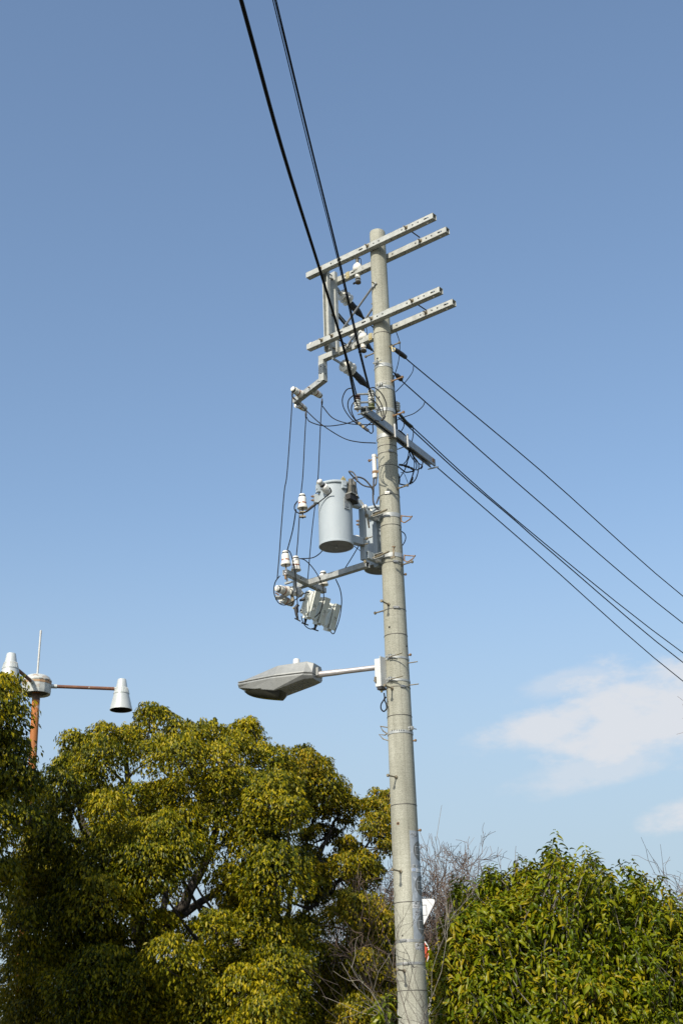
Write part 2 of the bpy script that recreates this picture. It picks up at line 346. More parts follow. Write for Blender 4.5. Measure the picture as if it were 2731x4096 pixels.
def catmull(P, k=6):
    P = [np.asarray(p, float) for p in P]
    if len(P) < 3: return P
    Q = [2 * P[0] - P[1]] + P + [2 * P[-1] - P[-2]]; out = []
    for i in range(1, len(Q) - 2):
        a, b, c_, d = Q[i - 1], Q[i], Q[i + 1], Q[i + 2]
        for j in range(k):
            t = j / k; out.append(0.5 * (2 * b + (c_ - a) * t + (2 * a - 5 * b + 4 * c_ - d) * t * t + (3 * b - a - 3 * c_ + d) * t**3))
    out.append(P[-1]); return out
def wire(pts, r, label, cat='wire', m=None, name='wire', group=None, k=6, n=6):
    o = MB().tube(catmull(pts, k), r, n).build(name, m or BLACK, None, 60, loc=pts[0])
    return tag(o, label, cat, group)
def sub_wire(pts, r, name, parent, m=None, k=6): return MB().tube(catmull(pts, k), r, 6).build(name, m or BLACK, parent, 60)

# ------------------------------------------------------------------ setting
def sheet(name, x0, x1, y0, y1, z, m):
    return struct(MB().add([(x0, y0, z), (x1, y0, z), (x1, y1, z), (x0, y1, z)], [(0, 1, 2, 3)]).build(name, m))
GRASS = mat('dry_winter_grass', (0.06, 0.065, 0.025), (0.13, 0.11, 0.05), 0.95, 0, 1.5, 8, 0.4, 20)
ASPH = mat('asphalt', (0.045, 0.045, 0.047), (0.062, 0.062, 0.062), 0.9, 0, 30, 6, 0.3, 120)
PAVE = mat('pavement_concrete', (0.12, 0.117, 0.108), (0.165, 0.162, 0.15), 0.9, 0, 6, 6, 0.2, 60)
sheet('ground', -1500, 1500, -1500, 1500, 0.0, GRASS)
sheet('road', -1400, 1400, -6, 11.5, 0.004, ASPH)
struct(MB().wbox(-1400, 1400, 11.5, 11.7, -0.05, 0.13).build('kerb', PAVE))
struct(MB().wbox(-1400, 1400, 11.702, 15.9, -0.05, 0.115).build('pavement', PAVE))
sheet('road_marking', -1400, 1400, 10.9, 11.05, 0.008, SIGNW)

# ------------------------------------------------------------------ concrete pole
pole = thing('utility_pole', POLE, 'tall tapering concrete utility pole carrying crossarms, transformers and a street light', 'utility pole')
prof = [(pr(z), z) for z in np.linspace(0.0, TOP - 0.02, 40)] + [(pr(TOP) - 0.004, TOP - 0.006), (pr(TOP) - 0.02, TOP), (0.0, TOP)]
MB().lathe(POLE, (0, 0, 1), prof, 64).build('shaft', CONC, pole, 40)
def onpole(phi, z, r_off=0.0):           # phi: angle from the camera-facing line, positive to the right
    r = pr(z) + r_off; return POLE + np.array([math.sin(phi) * r, -math.cos(phi) * r, z])
# casting seam down the face of the shaft
sm_ = MB(); zz = np.linspace(0.05, TOP - 0.05, 60); ph = R_(11)
V = [onpole(ph + s * 0.012, z, 0.0012) for z in zz for s in (-1, 1)]
sm_.add(V, [(2 * i, 2 * i + 1, 2 * i + 3, 2 * i + 2) for i in range(len(zz) - 1)]).build('mould_seam', SEAM, pole)
def band(z, h, t, m, name='band', tilt=0.0):
    n = 40; V = []
    for k in range(n):
        a = 2 * math.pi * k / n
        for dz, dr in ((-h / 2, 0.0), (-h / 2, t), (h / 2, t), (h / 2, 0.0)):
            z_ = z + dz + tilt * math.sin(a); r = pr(z_) + dr; V.append(POLE + np.array([math.cos(a) * r, math.sin(a) * r, z_]))
    Fc = [(4 * k + j, 4 * ((k + 1) % n) + j, 4 * ((k + 1) % n) + j + 1, 4 * k + j + 1) for k in range(n) for j in range(3)]
    return MB().add(V, Fc).build(name, m, pole, 35)
DWIRE = mat('dark_tie_wire', (0.07, 0.065, 0.055), (0.12, 0.11, 0.095), 0.6, 0.2, 30, 3)
STRAP = mat('stainless_strap', (0.30, 0.30, 0.28), (0.42, 0.42, 0.40), 0.4, 0.6, 20, 4)
def radial(P): d = np.array([P[0] - POLE[0], P[1] - POLE[1], 0]); return nrm(d)
def buckle(k, x, y, sx=0.028, sz=0.012, m=None):
    P = hit(k, x, y); d = radial(P); s = np.cross((0, 0, 1.0), d)
    b = MB().box(P + d * 0.007, s, (0, 0, 1), d, sx, sz, 0.007)
    b.tube([P + d * 0.012 - s * sx * 1.4, P + d * 0.014 + s * sx * 1.4], 0.0045, 6)
    return b.build('band_buckle', m or STRAP, pole)
for (k, x, y) in [(1, 785, 1100), (2, 955, 1070), (2, 955, 1135), (2, 960, 1248), (3, 1125, 278), (3, 1150, 550), (3, 1170, 885), (3, 1185, 1303),
                  (3, 1190, 1530), (4, 1290, 357), (4, 1290, 567), (6, 395, 270), (6, 440, 1195), (6, 465, 2032)]:
    band(hit(k, x, y)[2], 0.007, 0.003, DWIRE, 'tie_wire')
band(hit(2, 925, 503)[2], 0.012, 0.0015, mat('pale_mark', (0.47, 0.46, 0.40), (0.40, 0.39, 0.33), 0.8), 'pale_ring')
for (k, x, y, h) in [(2, 915, 352, 0.045), (2, 930, 550, 0.045), (2, 930, 752, 0.045), (3, 1150, 462, 0.05), (3, 1165, 822, 0.05), (4, 1280, 143, 0.022), (4, 1290, 310, 0.022),
                     (4, 1300, 690, 0.032)]:
    band(hit(k, x, y)[2], h, 0.005, GALV2, 'clamp_band')
band(hit(2, 930, 985)[2], 0.05, 0.006, GALV2, 'clamp_band', 0.0)
for (k, x, y, h) in [(6, 455, 1562, 0.03), (6, 460, 1776, 0.026)]: band(hit(k, x, y)[2], h, 0.003, STRAP, 'steel_strap')
for a in [(2, 990, 1128), (3, 1118, 272), (3, 1190, 887), (4, 1310, 360), (3, 1195, 1297), (6, 385, 1560), (6, 408, 1778)]: buckle(*a)
# band clamps: pinched ears with a bolt across, on the face of each wide band
for (k, x, y) in [(2, 875, 340), (2, 905, 538), (2, 882, 752), (4, 1360, 672), (4, 1222, 140), (4, 1225, 308)]:
    P = hit(k, x, y); d = radial(P); s = np.cross((0, 0, 1.0), d)
    b = MB().box(P + d * 0.022 - s * 0.010, s, (0, 0, 1), d, 0.004, 0.02, 0.022).box(P + d * 0.022 + s * 0.014, s, (0, 0, 1), d, 0.004, 0.02, 0.022)
    b.tube([P + d * 0.028 - s * 0.04, P + d * 0.03 + s * 0.075], 0.006, 8)
    b.lathe(P + d * 0.028 - s * 0.045, s, [(0, 0), (0.013, 0), (0.013, 0.014), (0, 0.014)], 6)
    b.build('band_clamp', GALV2, pole, 30)
# perforations of the punched band by the hooks, dark bolt holes in the shaft
HOLE = mat('bolt_hole_shadow', (0.018, 0.016, 0.014), rough=0.9)
def disc(P, d, r, t, m, name): return MB().lathe(P, d, [(0, -0.004), (r, -0.004), (r, t), (r * 0.9, t), (0, t - 0.0005)], 14).build(name, m, pole)
for (k, x, y, r) in [(1, 750, 1325, 0.012), (2, 872, 300, 0.011), (2, 886, 647, 0.012), (3, 1135, 1475, 0.012), (3, 1230, 602, 0.011), (3, 1290, 1645, 0.011), (4, 1338, 65, 0.010), (4, 1358, 348, 0.010), (6, 375, 1517, 0.010)]:
    P = hit(k, x, y); disc(P, radial(P), r, 0.0015, HOLE, 'bolt_hole')
P = hit(6, 333, 458); disc(P, radial(P), 0.018, 0.001, RUST, 'rusty_plug'); disc(P, radial(P), 0.011, 0.002, HOLE, 'bolt_hole')
for i in range(6):
    P = hit(4, 1235 + i * 16, 686 - (1 if i < 5 else 0)); d = radial(P)
    MB().box(P + d * 0.006, np.cross((0, 0, 1.0), d), (0, 0, 1), d, 0.0035, 0.007, 0.0015).build('band_slot', HOLE, pole)
# step bolts
def step_bolt(P0, P1, r=0.009, m=None, head=0.018):
    d = nrm(P1 - P0)
    b = MB().tube([P0 - d * 0.02, P1], r, 8).lathe(P1, d, [(0, 0), (head, 0), (head, 0.014), (head * 0.8, 0.018), (0, 0.018)], 6)
    b.lathe(P0, d, [(0, 0), (head * 1.1, 0), (head * 1.1, 0.012), (0, 0.012)], 6)
    return b.build('step_bolt', m or ZINC, pole, 30)
for (k, hx, hy) in [(1, 930, 1195), (2, 1090, 468), (2, 1100, 782), (7, 868, 1385), (9, 1358, 1880), (1, 657, 1308), (7, 403, 1072)]:
    P1 = atB(k, hx, hy, 0.0); a = (P1 - POLE) @ u; P0 = W(math.copysign(pr(P1[2]), a), 0, P1[2]); step_bolt(P0, P1, m=RUST if (k, hx) in ((2, 1100), (2, 1090), (7, 403)) else ZINC)
P1 = atB(3, 1012, 1348, 0.0); step_bolt(W(-pr(P1[2]), 0, P1[2]), P1)
for (k, rx, ry, hx, hy) in [(3, 1128, 1272, 1068, 1242), (4, 1232, 376, 1180, 354), (6, 318, 20, 243, 4), (6, 358, 911, 284, 893), (6, 392, 1850, 319, 1837)]:
    P0 = hit(k, rx, ry); P1 = atZ(k, hx, hy, P0[2]); d = P1 - P0; L = np.linalg.norm(d); step_bolt(P0, P0 + d / L * min(L, 0.17))
for (k, x, y) in [(4, 1362, 128), (4, 1399, 760), (3, 1275, 1003), (6, 537, 522)]:      # bolt ends on the far side
    P1 = atB(k, x, y, 0.06); a = (P1 - POLE) @ u; P0 = W(a - 0.06, 0.06, P1[2]); step_bolt(P0, P1, 0.008, RUST, 0.015)
for (k, x0, y0, x1, y1) in [(4, 1362, 187, 1418, 178), (4, 1368, 350, 1426, 343)]:
    MB().tube([atB(k, x0 - 20, y0 + 3, 0.03), atB(k, x1, y1, 0.03)], 0.006, 8).build('band_bolt', ZINC, pole, 40)
for (k, x0, y0, x1, y1) in [(4, 1205, 146, 1306, 114), (4, 1208, 312, 1311, 284)]:
    MB().tube([atB(k, x0, y0, -0.165), atB(k, x1, y1, -0.165)], 0.006, 8).build('band_bolt', ZINC, pole, 40)
# ring hook below the lower crossarm
P = atB(1, 862, 1232, -0.02)
hk = MB().tube(catmull([P, P + 0.015 * u, P + 0.02 * u - 0.045 * w, P + 0.03 * u - 0.07 * w, P + 0.055 * u - 0.06 * w, P + 0.055 * u - 0.03 * w, P + 0.03 * u - 0.03 * w], 4), 0.007, 6)
hk.build('ring_hook', BRASS, pole, 50)
# folded cable steps clipped on the two hanger bands, and hooks by the punched band
def bracket(pts, r, m): return MB().tube(pts, r, 6).build('cable_bracket', m, pole, 40)
for dx, dy in ((0, 0), (62, 805)):
    q = lambda x, y: atB(9, x + dx, y + dy, 0.04)
    bracket([q(1145, 1060), q(1150, 925), q(1160, 940), q(1368, 958), q(1372, 940), q(1340, 975), q(1330, 1003), q(1225, 1070), q(1190, 1075), q(1155, 1045)], 0.007, RUST)
q = lambda x, y: atB(9, x, y, -0.19)
bracket([q(1000, 1640), q(985, 1780), q(960, 1785)], 0.009, ZINC); bracket([q(960, 1570), q(1022, 1568), q(990, 1600), q(985, 1780)], 0.007, RUST)
MB().box(q(978, 1785), u, v, w, 0.03, 0.006, 0.010).build('bracket_foot', ZINC, pole)
for pts in ([(1228, 668), (1145, 655), (1165, 690), (1200, 712), (1228, 718)], [(1205, 762), (1165, 748), (1135, 716), (1180, 720), (1200, 705)]):
    bracket([atB(4, x, y, -0.05) for x, y in pts], 0.007, ZINC)
b = MB().box(atB(4, 1216, 692, -0.07), u, v, w, 0.006, 0.02, 0.045); b.build('hook_plate', GALV2, pole)
# pasted notices wrapped round the shaft
def wrap_patch(name, poly_phi_z, m, off, parent=pole, nphi=14, nz=8):
    (p0, p1, z0, z1) = poly_phi_z; V = []; Fc = []
    for i in range(nz + 1):
        for j in range(nphi + 1):
            V.append(onpole(p0 + (p1 - p0) * j / nphi, z0 + (z1 - z0) * i / nz, off))
    for i in range(nz):
        for j in range(nphi):
            a = i * (nphi + 1) + j; Fc.append((a, a + 1, a + nphi + 2, a + nphi + 1))
    return MB().add(V, Fc).build(name, m, parent)
def wrap_poly(name, loops, m, off, parent):      # quads given in (phi, z)
    b = MB()
    for L in loops: b.add([onpole(p, z, off) for p, z in L], [tuple(range(len(L)))])
    return b.build(name, m, parent)
def wrap_text(s, phi0, z, size, m, off, parent, offset=0.0, name='lettering'):
    cu = bpy.data.curves.new('lettering', 'FONT'); cu.body = s; cu.size = size; cu.offset = offset; cu.resolution_u = 2
    o = bpy.data.objects.new('tmp', cu); scene.collection.objects.link(o); bpy.context.view_layer.update()
    me = bpy.data.meshes.new_from_object(o.evaluated_get(bpy.context.evaluated_depsgraph_get())); bpy.data.objects.remove(o)
    V = [onpole(phi0 + p.co.x / pr(z), z + p.co.y, off) for p in me.vertices]; Fc = [tuple(p.vertices) for p in me.polygons]
    if not V: return None
    return MB().add(V, Fc).build(name, m, parent)
def hz(y): return hit(11, 240, y)[2]
def ellipse_loop(pc, zc, rp, rz, n=26): return [(pc + rp * math.cos(2 * math.pi * k / n), zc + rz * math.sin(2 * math.pi * k / n)) for k in range(n)]
def disc_patch(name, pc, zc, rad, m, off, parent):
    rp = rad / pr(zc); b = MB(); n = 26
    for rr0, rr1 in ((0, 0.35), (0.35, 0.7), (0.7, 1.0)):
        for k in range(n):
            a0, a1 = 2 * math.pi * k / n, 2 * math.pi * (k + 1) / n
            q = [(rr0, a0), (rr1, a0), (rr1, a1), (rr0, a1)] if rr0 > 0 else [(0, 0), (rr1, a0), (rr1, a1)]
            b.add([onpole(pc + rp * r_ * math.cos(t_), zc + rad * r_ * math.sin(t_), off) for r_, t_ in q], [tuple(range(len(q)))])
    return b.build(name, m, parent)
def frame_patch(p0, p1, z0, z1, t, m, off, parent):
    tp = t / pr(z0)
    L = [[(p0, z0), (p0 + tp, z0), (p0 + tp, z1), (p0, z1)]]
    n = 6
    for k in range(n):
        a, b_ = p0 + tp + (p1 - p0 - 2 * tp) * k / n, p0 + tp + (p1 - p0 - 2 * tp) * (k + 1) / n
        L += [[(a, z0), (b_, z0), (b_, z0 + t), (a, z0 + t)], [(a, z1 - t), (b_, z1 - t), (b_, z1), (a, z1)]]
    L.append([(p1 - tp, z0), (p1, z0), (p1, z1), (p1 - tp, z1)])
    return wrap_poly('printed_frame', L, m, off, parent)
NOTICES = [(70, 548, 300, 17), (560, 905, 710, 16), (985, 1350, 1175, 14)]
for (ya, yb, yc, p0) in NOTICES:
    z1, z0 = hz(ya), hz(yb); zc = hz(yc)
    sheet_ = wrap_patch('pasted_notice', (R_(p0), R_(p0 + 118), z0, z1), POSTER, 0.0016)
    disc_patch('printed_disc', R_(p0 + 57), zc, 0.104, POSTERD, 0.0026, sheet_)
    frame_patch(R_(p0 + 24), R_(p0 + 74), zc - 0.043, zc + 0.043, 0.004, WHITEP, 0.0034, sheet_)
    if ya != 560:
        for (mm, of, ofs) in ((WHITEP, 0.0030, 0.0022), (INK if ya > 900 else POSTERD, 0.0036, 0.0)):
            wrap_text('分譲', R_(p0 + 9 if ya > 900 else p0 + 4), z1 - 0.062, 0.052, mm, of, sheet_, ofs)
for (y, p0) in ((485, 18), (925, 15), (1415, 15)):
    z = hz(y); pn = [c_ for c_ in pole.children if c_.name.startswith('pasted_notice')][0]
    strip = wrap_patch('pasted_notice', (R_(p0), R_(p0 + 112), z - 0.032, z + 0.024), POSTER if y < 1000 else SEAM, 0.0019 if y < 1000 else 0.0006, nz=2)
    for (mm, of, ofs) in ((WHITEP, 0.0030, 0.0024), (POSTERD, 0.0036, 0.0)):
        wrap_text('(株)ダイケン', R_(p0 + 2), z - 0.015, 0.036, mm, of, strip, ofs)
for (y, p0, dark) in ((545, 18, False), (975, 15, True), (1470, 17, True)):
    z = hz(y)
    strip = wrap_patch('pasted_notice', (R_(p0), R_(p0 + 110), z - 0.006, z + 0.030), WHITEP if y < 1100 else SEAM, 0.0024 if y < 1100 else 0.0008, nz=2)
    if not dark: wrap_patch('blue_panel', (R_(p0 + 2), R_(p0 + 20), z - 0.003, z + 0.027), BLUEP, 0.0029, strip, 4, 2)
    if y > 1100: wrap_text('06(647', R_(p0 + 2), z, 0.034, WHITEP, 0.0030, strip, 0.003)
    wrap_text('06(647', R_(p0 + 2), z, 0.034, INK if dark else WHITEP, 0.0036, strip, 0.0)

# ------------------------------------------------------------------ crossarms
SQ = 0.0375
def square_tube(P0, P1, h, front, bottom, up=w):
    """open-ended square tube, front/bottom: lists of (s, half length, half width)"""
    d = nrm(P1 - P0); L = np.linalg.norm(P1 - P0); s = nrm(np.cross(d, up)); q = np.cross(s, d)
    b = MB()
    b.wall(P0 + s * h - q * h, d, q, L, 2 * h, front)                         # camera side
    b.wall(P0 - s * h - q * h, d, s, L, 2 * h, bottom)                        # underside
    b.wall(P0 - s * h + q * h, d, -q, L, 2 * h, front)
    b.wall(P0 + s * h + q * h, d, -s, L, 2 * h, bottom)
    return b
def crossarm(label, lq, rq, b0, slots, holes, bolts, under, rods=()):
    A, B = atB(1, *lq, b0), atB(1, *rq, b0); z = (A[2] + B[2]) / 2
    a0, a1 = (A - POLE) @ u, (B - POLE) @ u; P0, P1 = W(a0, b0, z), W(a1, b0, z)
    t = thing('crossarm', P0, label, 'crossarm', 'galvanised crossarms')
    sa = lambda q: (atB(1, *q, b0 - SQ) - POLE) @ u - a0
    fr = [(sa(q), 0.037, 0.010) for q in slots] + [(sa(q), 0.0105, 0.0105) for q in holes]
    un = [((atB(1, *q, b0) - POLE) @ u - a0, 0.0105, 0.0105) for q in under]
    square_tube(P0, P1, SQ, fr, un).build('beam', GALV, t, solid=0.0035)
    for q in bolts:
        s = sa(q) + a0; Q = W(s, b0 - SQ, z)
        b = MB().tube([Q + 0.01 * v, Q - 0.055 * v], 0.0075, 8).lathe(Q - 0.02 * v, v, [(0, 0), (0.016, 0), (0.016, 0.014), (0, 0.014)], 6)
        b.box(Q - 0.002 * v, u, w, v, 0.022, 0.022, 0.002)
        b.build('bolt', ZINC, t, 30)
    for q in rods:
        s = sa(q) + a0
        MB().tube([W(s, b0 + SQ, z), W(s, -b0 - SQ, z)], 0.0075, 8).build('through_rod', DARKIN, t, 40)
    return t, a0, z
XA, _, ZTF = crossarm('topmost galvanised crossarm, bolted across the front of the pole head', (170, 638), (1228, 140), -0.137,
         [(1155, 147), (610, 415), (430, 500)], [(1087, 180), (1042, 202), (952, 246), (760, 340), (717, 362), (362, 537)], [(990, 222), (668, 380), (275, 575)],
         [(195, 660), (240, 640), (505, 508), (548, 488), (865, 330), (1165, 187), (1210, 163)], [(990, 222), (275, 575)])
XB, _, ZTB = crossarm('galvanised crossarm clamped behind the pole head, with a line-post insulator on it', (352, 715), (1338, 250), 0.137,
         [(1268, 250), (543, 600)], [(1200, 284), (1157, 305), (1067, 345), (875, 437), (480, 630)], [(1108, 325)], [(1275, 290), (1320, 268), (978, 430), (625, 605), (668, 585)])
XC, _, ZLF = crossarm('lower galvanised crossarm in front of the pole, paint chipped white at one end', (175, 1230), (1283, 765), -0.141,
         [(1210, 765), (635, 1015), (440, 1100)], [(1137, 797), (1092, 817), (995, 858), (793, 945), (748, 965)], [(1040, 838), (700, 975), (370, 1122), (285, 1162)],
         [(203, 1245), (250, 1222), (525, 1105), (903, 940), (1218, 806), (1265, 786)], [(1040, 838), (370, 1122)])
XD, _, ZLB = crossarm('lower galvanised crossarm behind the pole, in line with the cranked arm', (835, 1090), (1393, 865), 0.141,
         [(1322, 868)], [(1250, 895), (1203, 915), (1110, 957), (910, 1040)], [(1155, 935)], [(1328, 905), (1375, 885), (1018, 1038)])
# chipped white patch on the lower front arm end
A = atB(1, 190, 1205, -0.141 - SQ); 
MB().add([A - 0.004 * v - 0.02 * u + 0.02 * w, A - 0.004 * v + 0.03 * u + 0.022 * w, A - 0.004 * v + 0.012 * u + 0.0 * w, A - 0.004 * v + 0.006 * u - 0.02 * w], [(0, 3, 2, 1)]).build('paint_chip', PVC, XC)
# clips on the back arms
for (par, k, x, y, b0) in ((XB, 10, 782, 465, 0.137), (XD, 10, 1200, 1600, 0.141)):
    P = atB(k, x, y, b0 - SQ - 0.005); MB().box(P, u, w, v, 0.024, 0.048, 0.004).lathe(P - 0.022 * w, -v, [(0, 0), (0.014, 0), (0.012, 0.010), (0, 0.012)], 8).build('clip_plate', BRASS, par, 30)

# cranked arm: three mitred runs
ARM_T = [W(-0.15, 0.141, ZLB), W(-1.048 + SQ, 0.141, ZLB)]
cr = thing('cranked_arm', ARM_T[0], 'cranked galvanised arm stepping down from the lower crossarm, three insulators at its end', 'support arm')
square_tube(W(-1.048 - SQ, 0.141, ZLB), W(-0.14, 0.141, ZLB), SQ, [(0.30, 0.0085, 0.0085)], [(0.12, 0.0085, 0.0085), (0.3, 0.0085, 0.0085), (0.6, 0.0085, 0.0085)]).build('upper_run', GALV, cr, solid=0.0035)
zlow = atB(2, 385, 490, 0.141)[2]
P0, P1 = W(-1.048, 0.141, zlow - 0.03), W(-1.048, 0.141, ZLB - SQ)
b = MB(); 
for (o_, e_) in ((-u * SQ - v * SQ, u), (u * SQ - v * SQ, v), (u * SQ + v * SQ, -u), (-u * SQ + v * SQ, -v)):
    b.wall(P0 + o_, w, e_, np.linalg.norm(P1 - P0), 2 * SQ, [(0.10, 0.0085, 0.0085), (0.20, 0.0085, 0.0085), (0.28, 0.0085, 0.0085)])
b.build('drop_run', GALV, cr, solid=0.0035)
E0, E1 = atB(2, 128, 690, 0.141), W(-1.048 + 0.02, 0.141, zlow)
square_tube(E0, E1, SQ * 0.95, [(0.45, 0.0085, 0.0085)], [(0.2, 0.0085, 0.0085), (0.4, 0.0085, 0.0085)]).build('lower_run', GALV2, cr, solid=0.0035)
dE = nrm(E1 - E0)
for s in (0.04, 0.30): MB().tube([E0 + dE * s - 0.07 * v + 0.0 * w, E0 + dE * s + 0.075 * v], 0.007, 8).build('bolt', RUST, cr, 40)
MB().box(atB(10, 888, 1760, 0.141 - SQ - 0.005), u, w, v, 0.022, 0.05, 0.004).build('clip_plate', GALV, cr)

# upright channels between the arms
def channel(P0, P1, wd, dp, t, open_dir, m, name, parent=None):
    d = nrm(P1 - P0); L = np.linalg.norm(P1 - P0); o = nrm(open_dir); s = np.cross(d, o); c = (P0 + P1) / 2
    b = MB().box(c - o * (dp / 2 - t / 2), s, o, d, wd / 2, t / 2, L / 2)
    for k in (-1, 1): b.box(c + s * k * (wd / 2 - t / 2) + o * (t / 2), s, o, d, t / 2, dp / 2 - t / 2, L / 2)
    for k in (-1, 1): b.box(c + s * k * (wd / 2 - t * 1.9) + o * (dp / 2 - t / 2 + 0.0006), s, o, d, t * 0.9, t / 2, L / 2)
    return b.build(name, m, parent)
AP = (atB(10, 400, 1000, -0.073) - POLE) @ u
ch = tag(channel(W(AP, -0.073, 10.25), W(AP, -0.073, 11.42), 0.085, 0.05, 0.005, -v, GALV, 'upright_channel'), 'upright steel channel bolted behind the two front crossarms, open side out', 'steel channel', 'upright channels')
AQ = (atB(10, 540, 1000, 0.073) - POLE) @ u
ch2 = tag(channel(W(AQ, 0.073, 10.245), W(AQ, 0.073, 11.44), 0.085, 0.05, 0.005, v, GALV, 'upright_channel'), 'upright steel channel holding the tension insulators, flat face out', 'steel channel', 'upright channels')
for o_, a_, b_ in ((ch2, AQ, 0.073),):
    for z_ in (11.33, 10.80, 10.33):
        LOC[o_.name] = np.zeros(3)
        MB().tube([W(a_, b_ - 0.10, z_), W(a_, b_, z_)], 0.0075, 8).lathe(W(a_, b_ - 0.045, z_), v, [(0, 0), (0.017, 0), (0.017, 0.014), (0, 0.014)], 6).build('bolt', ZINC, o_, 30)
# braces
def brace(P0, P1, label):
    d = nrm(P1 - P0); t = thing('brace', P0, label, 'brace', 'tubular braces')
    MB().tube([P0 + d * 0.05, P1 - d * 0.05], 0.0135, 10).build('tube', mat('dark_galvanised_tube', (0.16, 0.17, 0.175), (0.22, 0.23, 0.235), 0.5, 0.2, 20, 4), t, 50)
    for Q, s in ((P0, 1), (P1, -1)):
        MB().box(Q + d * s * 0.03, d, v, np.cross(d, v), 0.045, 0.004, 0.013).build('flat_end', GALV2, t)
        MB().tube([Q - 0.06 * v + d * s * 0.012, Q + 0.02 * v + d * s * 0.012], 0.0075, 8).build('bolt', ZINC, t, 40)
brace(atB(10, 1295, 610, -0.115), atB(10, 660, 1500, -0.09), 'long grey tubular brace from pole face down behind the lower front crossarm')
brace(atB(10, 1290, 1010, 0.10), atB(10, 757, 1795, 0.085), 'short grey tubular brace from behind the pole to the cranked arm')

# ------------------------------------------------------------------ insulators
def bell_insulator(base, axis, label, s=1.0, ring=True, pin=0.05, name='pin_insulator', group='white bell insulators', m=None):
    axis = nrm(axis); t = thing(name, base, label, 'insulator', group)
    MB().lathe(base, axis, [(r * s, h * s) for r, h in [(0.012, 0.02), (0.040, 0.004), (0.057, 0.0), (0.060, 0.006), (0.056, 0.020), (0.048, 0.045), (0.046, 0.055), (0.045, 0.12), (0.042, 0.133),
             (0.033, 0.140), (0.031, 0.148), (0.035, 0.154), (0.035, 0.166), (0.028, 0.173), (0.0, 0.174)]], 28).build('bell', m or PORC, t, 45)
    MB().lathe(base, axis, [(r * s, h * s) for r, h in [(0.0300, 0.139), (0.0375, 0.139), (0.0375, 0.151), (0.0300, 0.151)]], 20).build('tie_wire', RUBBER, t, 40)
    if ring: MB().lathe(base, axis, [(r * s, h * s) for r, h in [(0.0440, 0.053), (0.0475, 0.053), (0.0468, 0.067), (0.0440, 0.067)]], 28).build('brown_ring', BROWN, t, 40)
    if pin: MB().tube([base - axis * pin, base + axis * 0.03 * s], 0.009, 8).build('pin', ZINC, t, 50)
    return t
# line-post insulators standing through the back arms
for (x0, y0, x1, y1, bb, lab) in [(968, 150, 978, 620, 0.141, 'white line-post insulator through the arm behind the pole head'), (1052, 1430, 1080, 1885, 0.145, 'white line-post insulator through the cranked arm beside the pole')]:
    Pt, Pb = atB(10, x0, y0, bb), atB(10, x1, y1, bb); L = np.linalg.norm(Pt - Pb); t = thing('line_post_insulator', Pb, lab, 'insulator', 'line-post insulators')
    c = W((Pb - POLE) @ u, bb, Pb[2]); k = L / 0.42
    MB().lathe(c, w, [(r, h * k) for r, h in [(0.024, 0.03), (0.034, 0.03), (0.034, 0.10), (0.036, 0.14), (0.0365, 0.19), (0.050, 0.20), (0.062, 0.22), (0.063, 0.25), (0.058, 0.285), (0.045, 0.31), (0.030, 0.325), (0.026, 0.335), (0, 0.336)]], 28).build('porcelain_body', PORC, t, 45)
    MB().lathe(c, w, [(r, h * k) for r, h in [(0, 0.333), (0.021, 0.333), (0.021, 0.40), (0.026, 0.402), (0.026, 0.42), (0, 0.42)]], 16).build('top_cap', DRUB, t, 40)
    MB().lathe(c, w, [(r, h * k) for r, h in [(0, 0.004), (0.028, 0.0), (0.037, 0.008), (0.037, 0.03), (0.030, 0.036), (0.030, 0.05), (0.036, 0.055), (0.036, 0.07), (0.02, 0.07)]], 20).build('base_fitting', mat('dark_bronze_fitting', (0.07, 0.05, 0.03), (0.17, 0.13, 0.08), 0.55, 0.3, 30, 4), t, 40)
    sub_wire([c + 0.03 * u - 0.02 * v + w * 0.40 * k, c + 0.055 * u + w * 0.38 * k, c + 0.06 * u + w * 0.25 * k], 0.005, 'tail_wire', t)
    MB().box(c + 0.03 * w - 0.05 * u, u, v, w, 0.028, 0.006, 0.012).build('earth_clip', RUBBER, t)
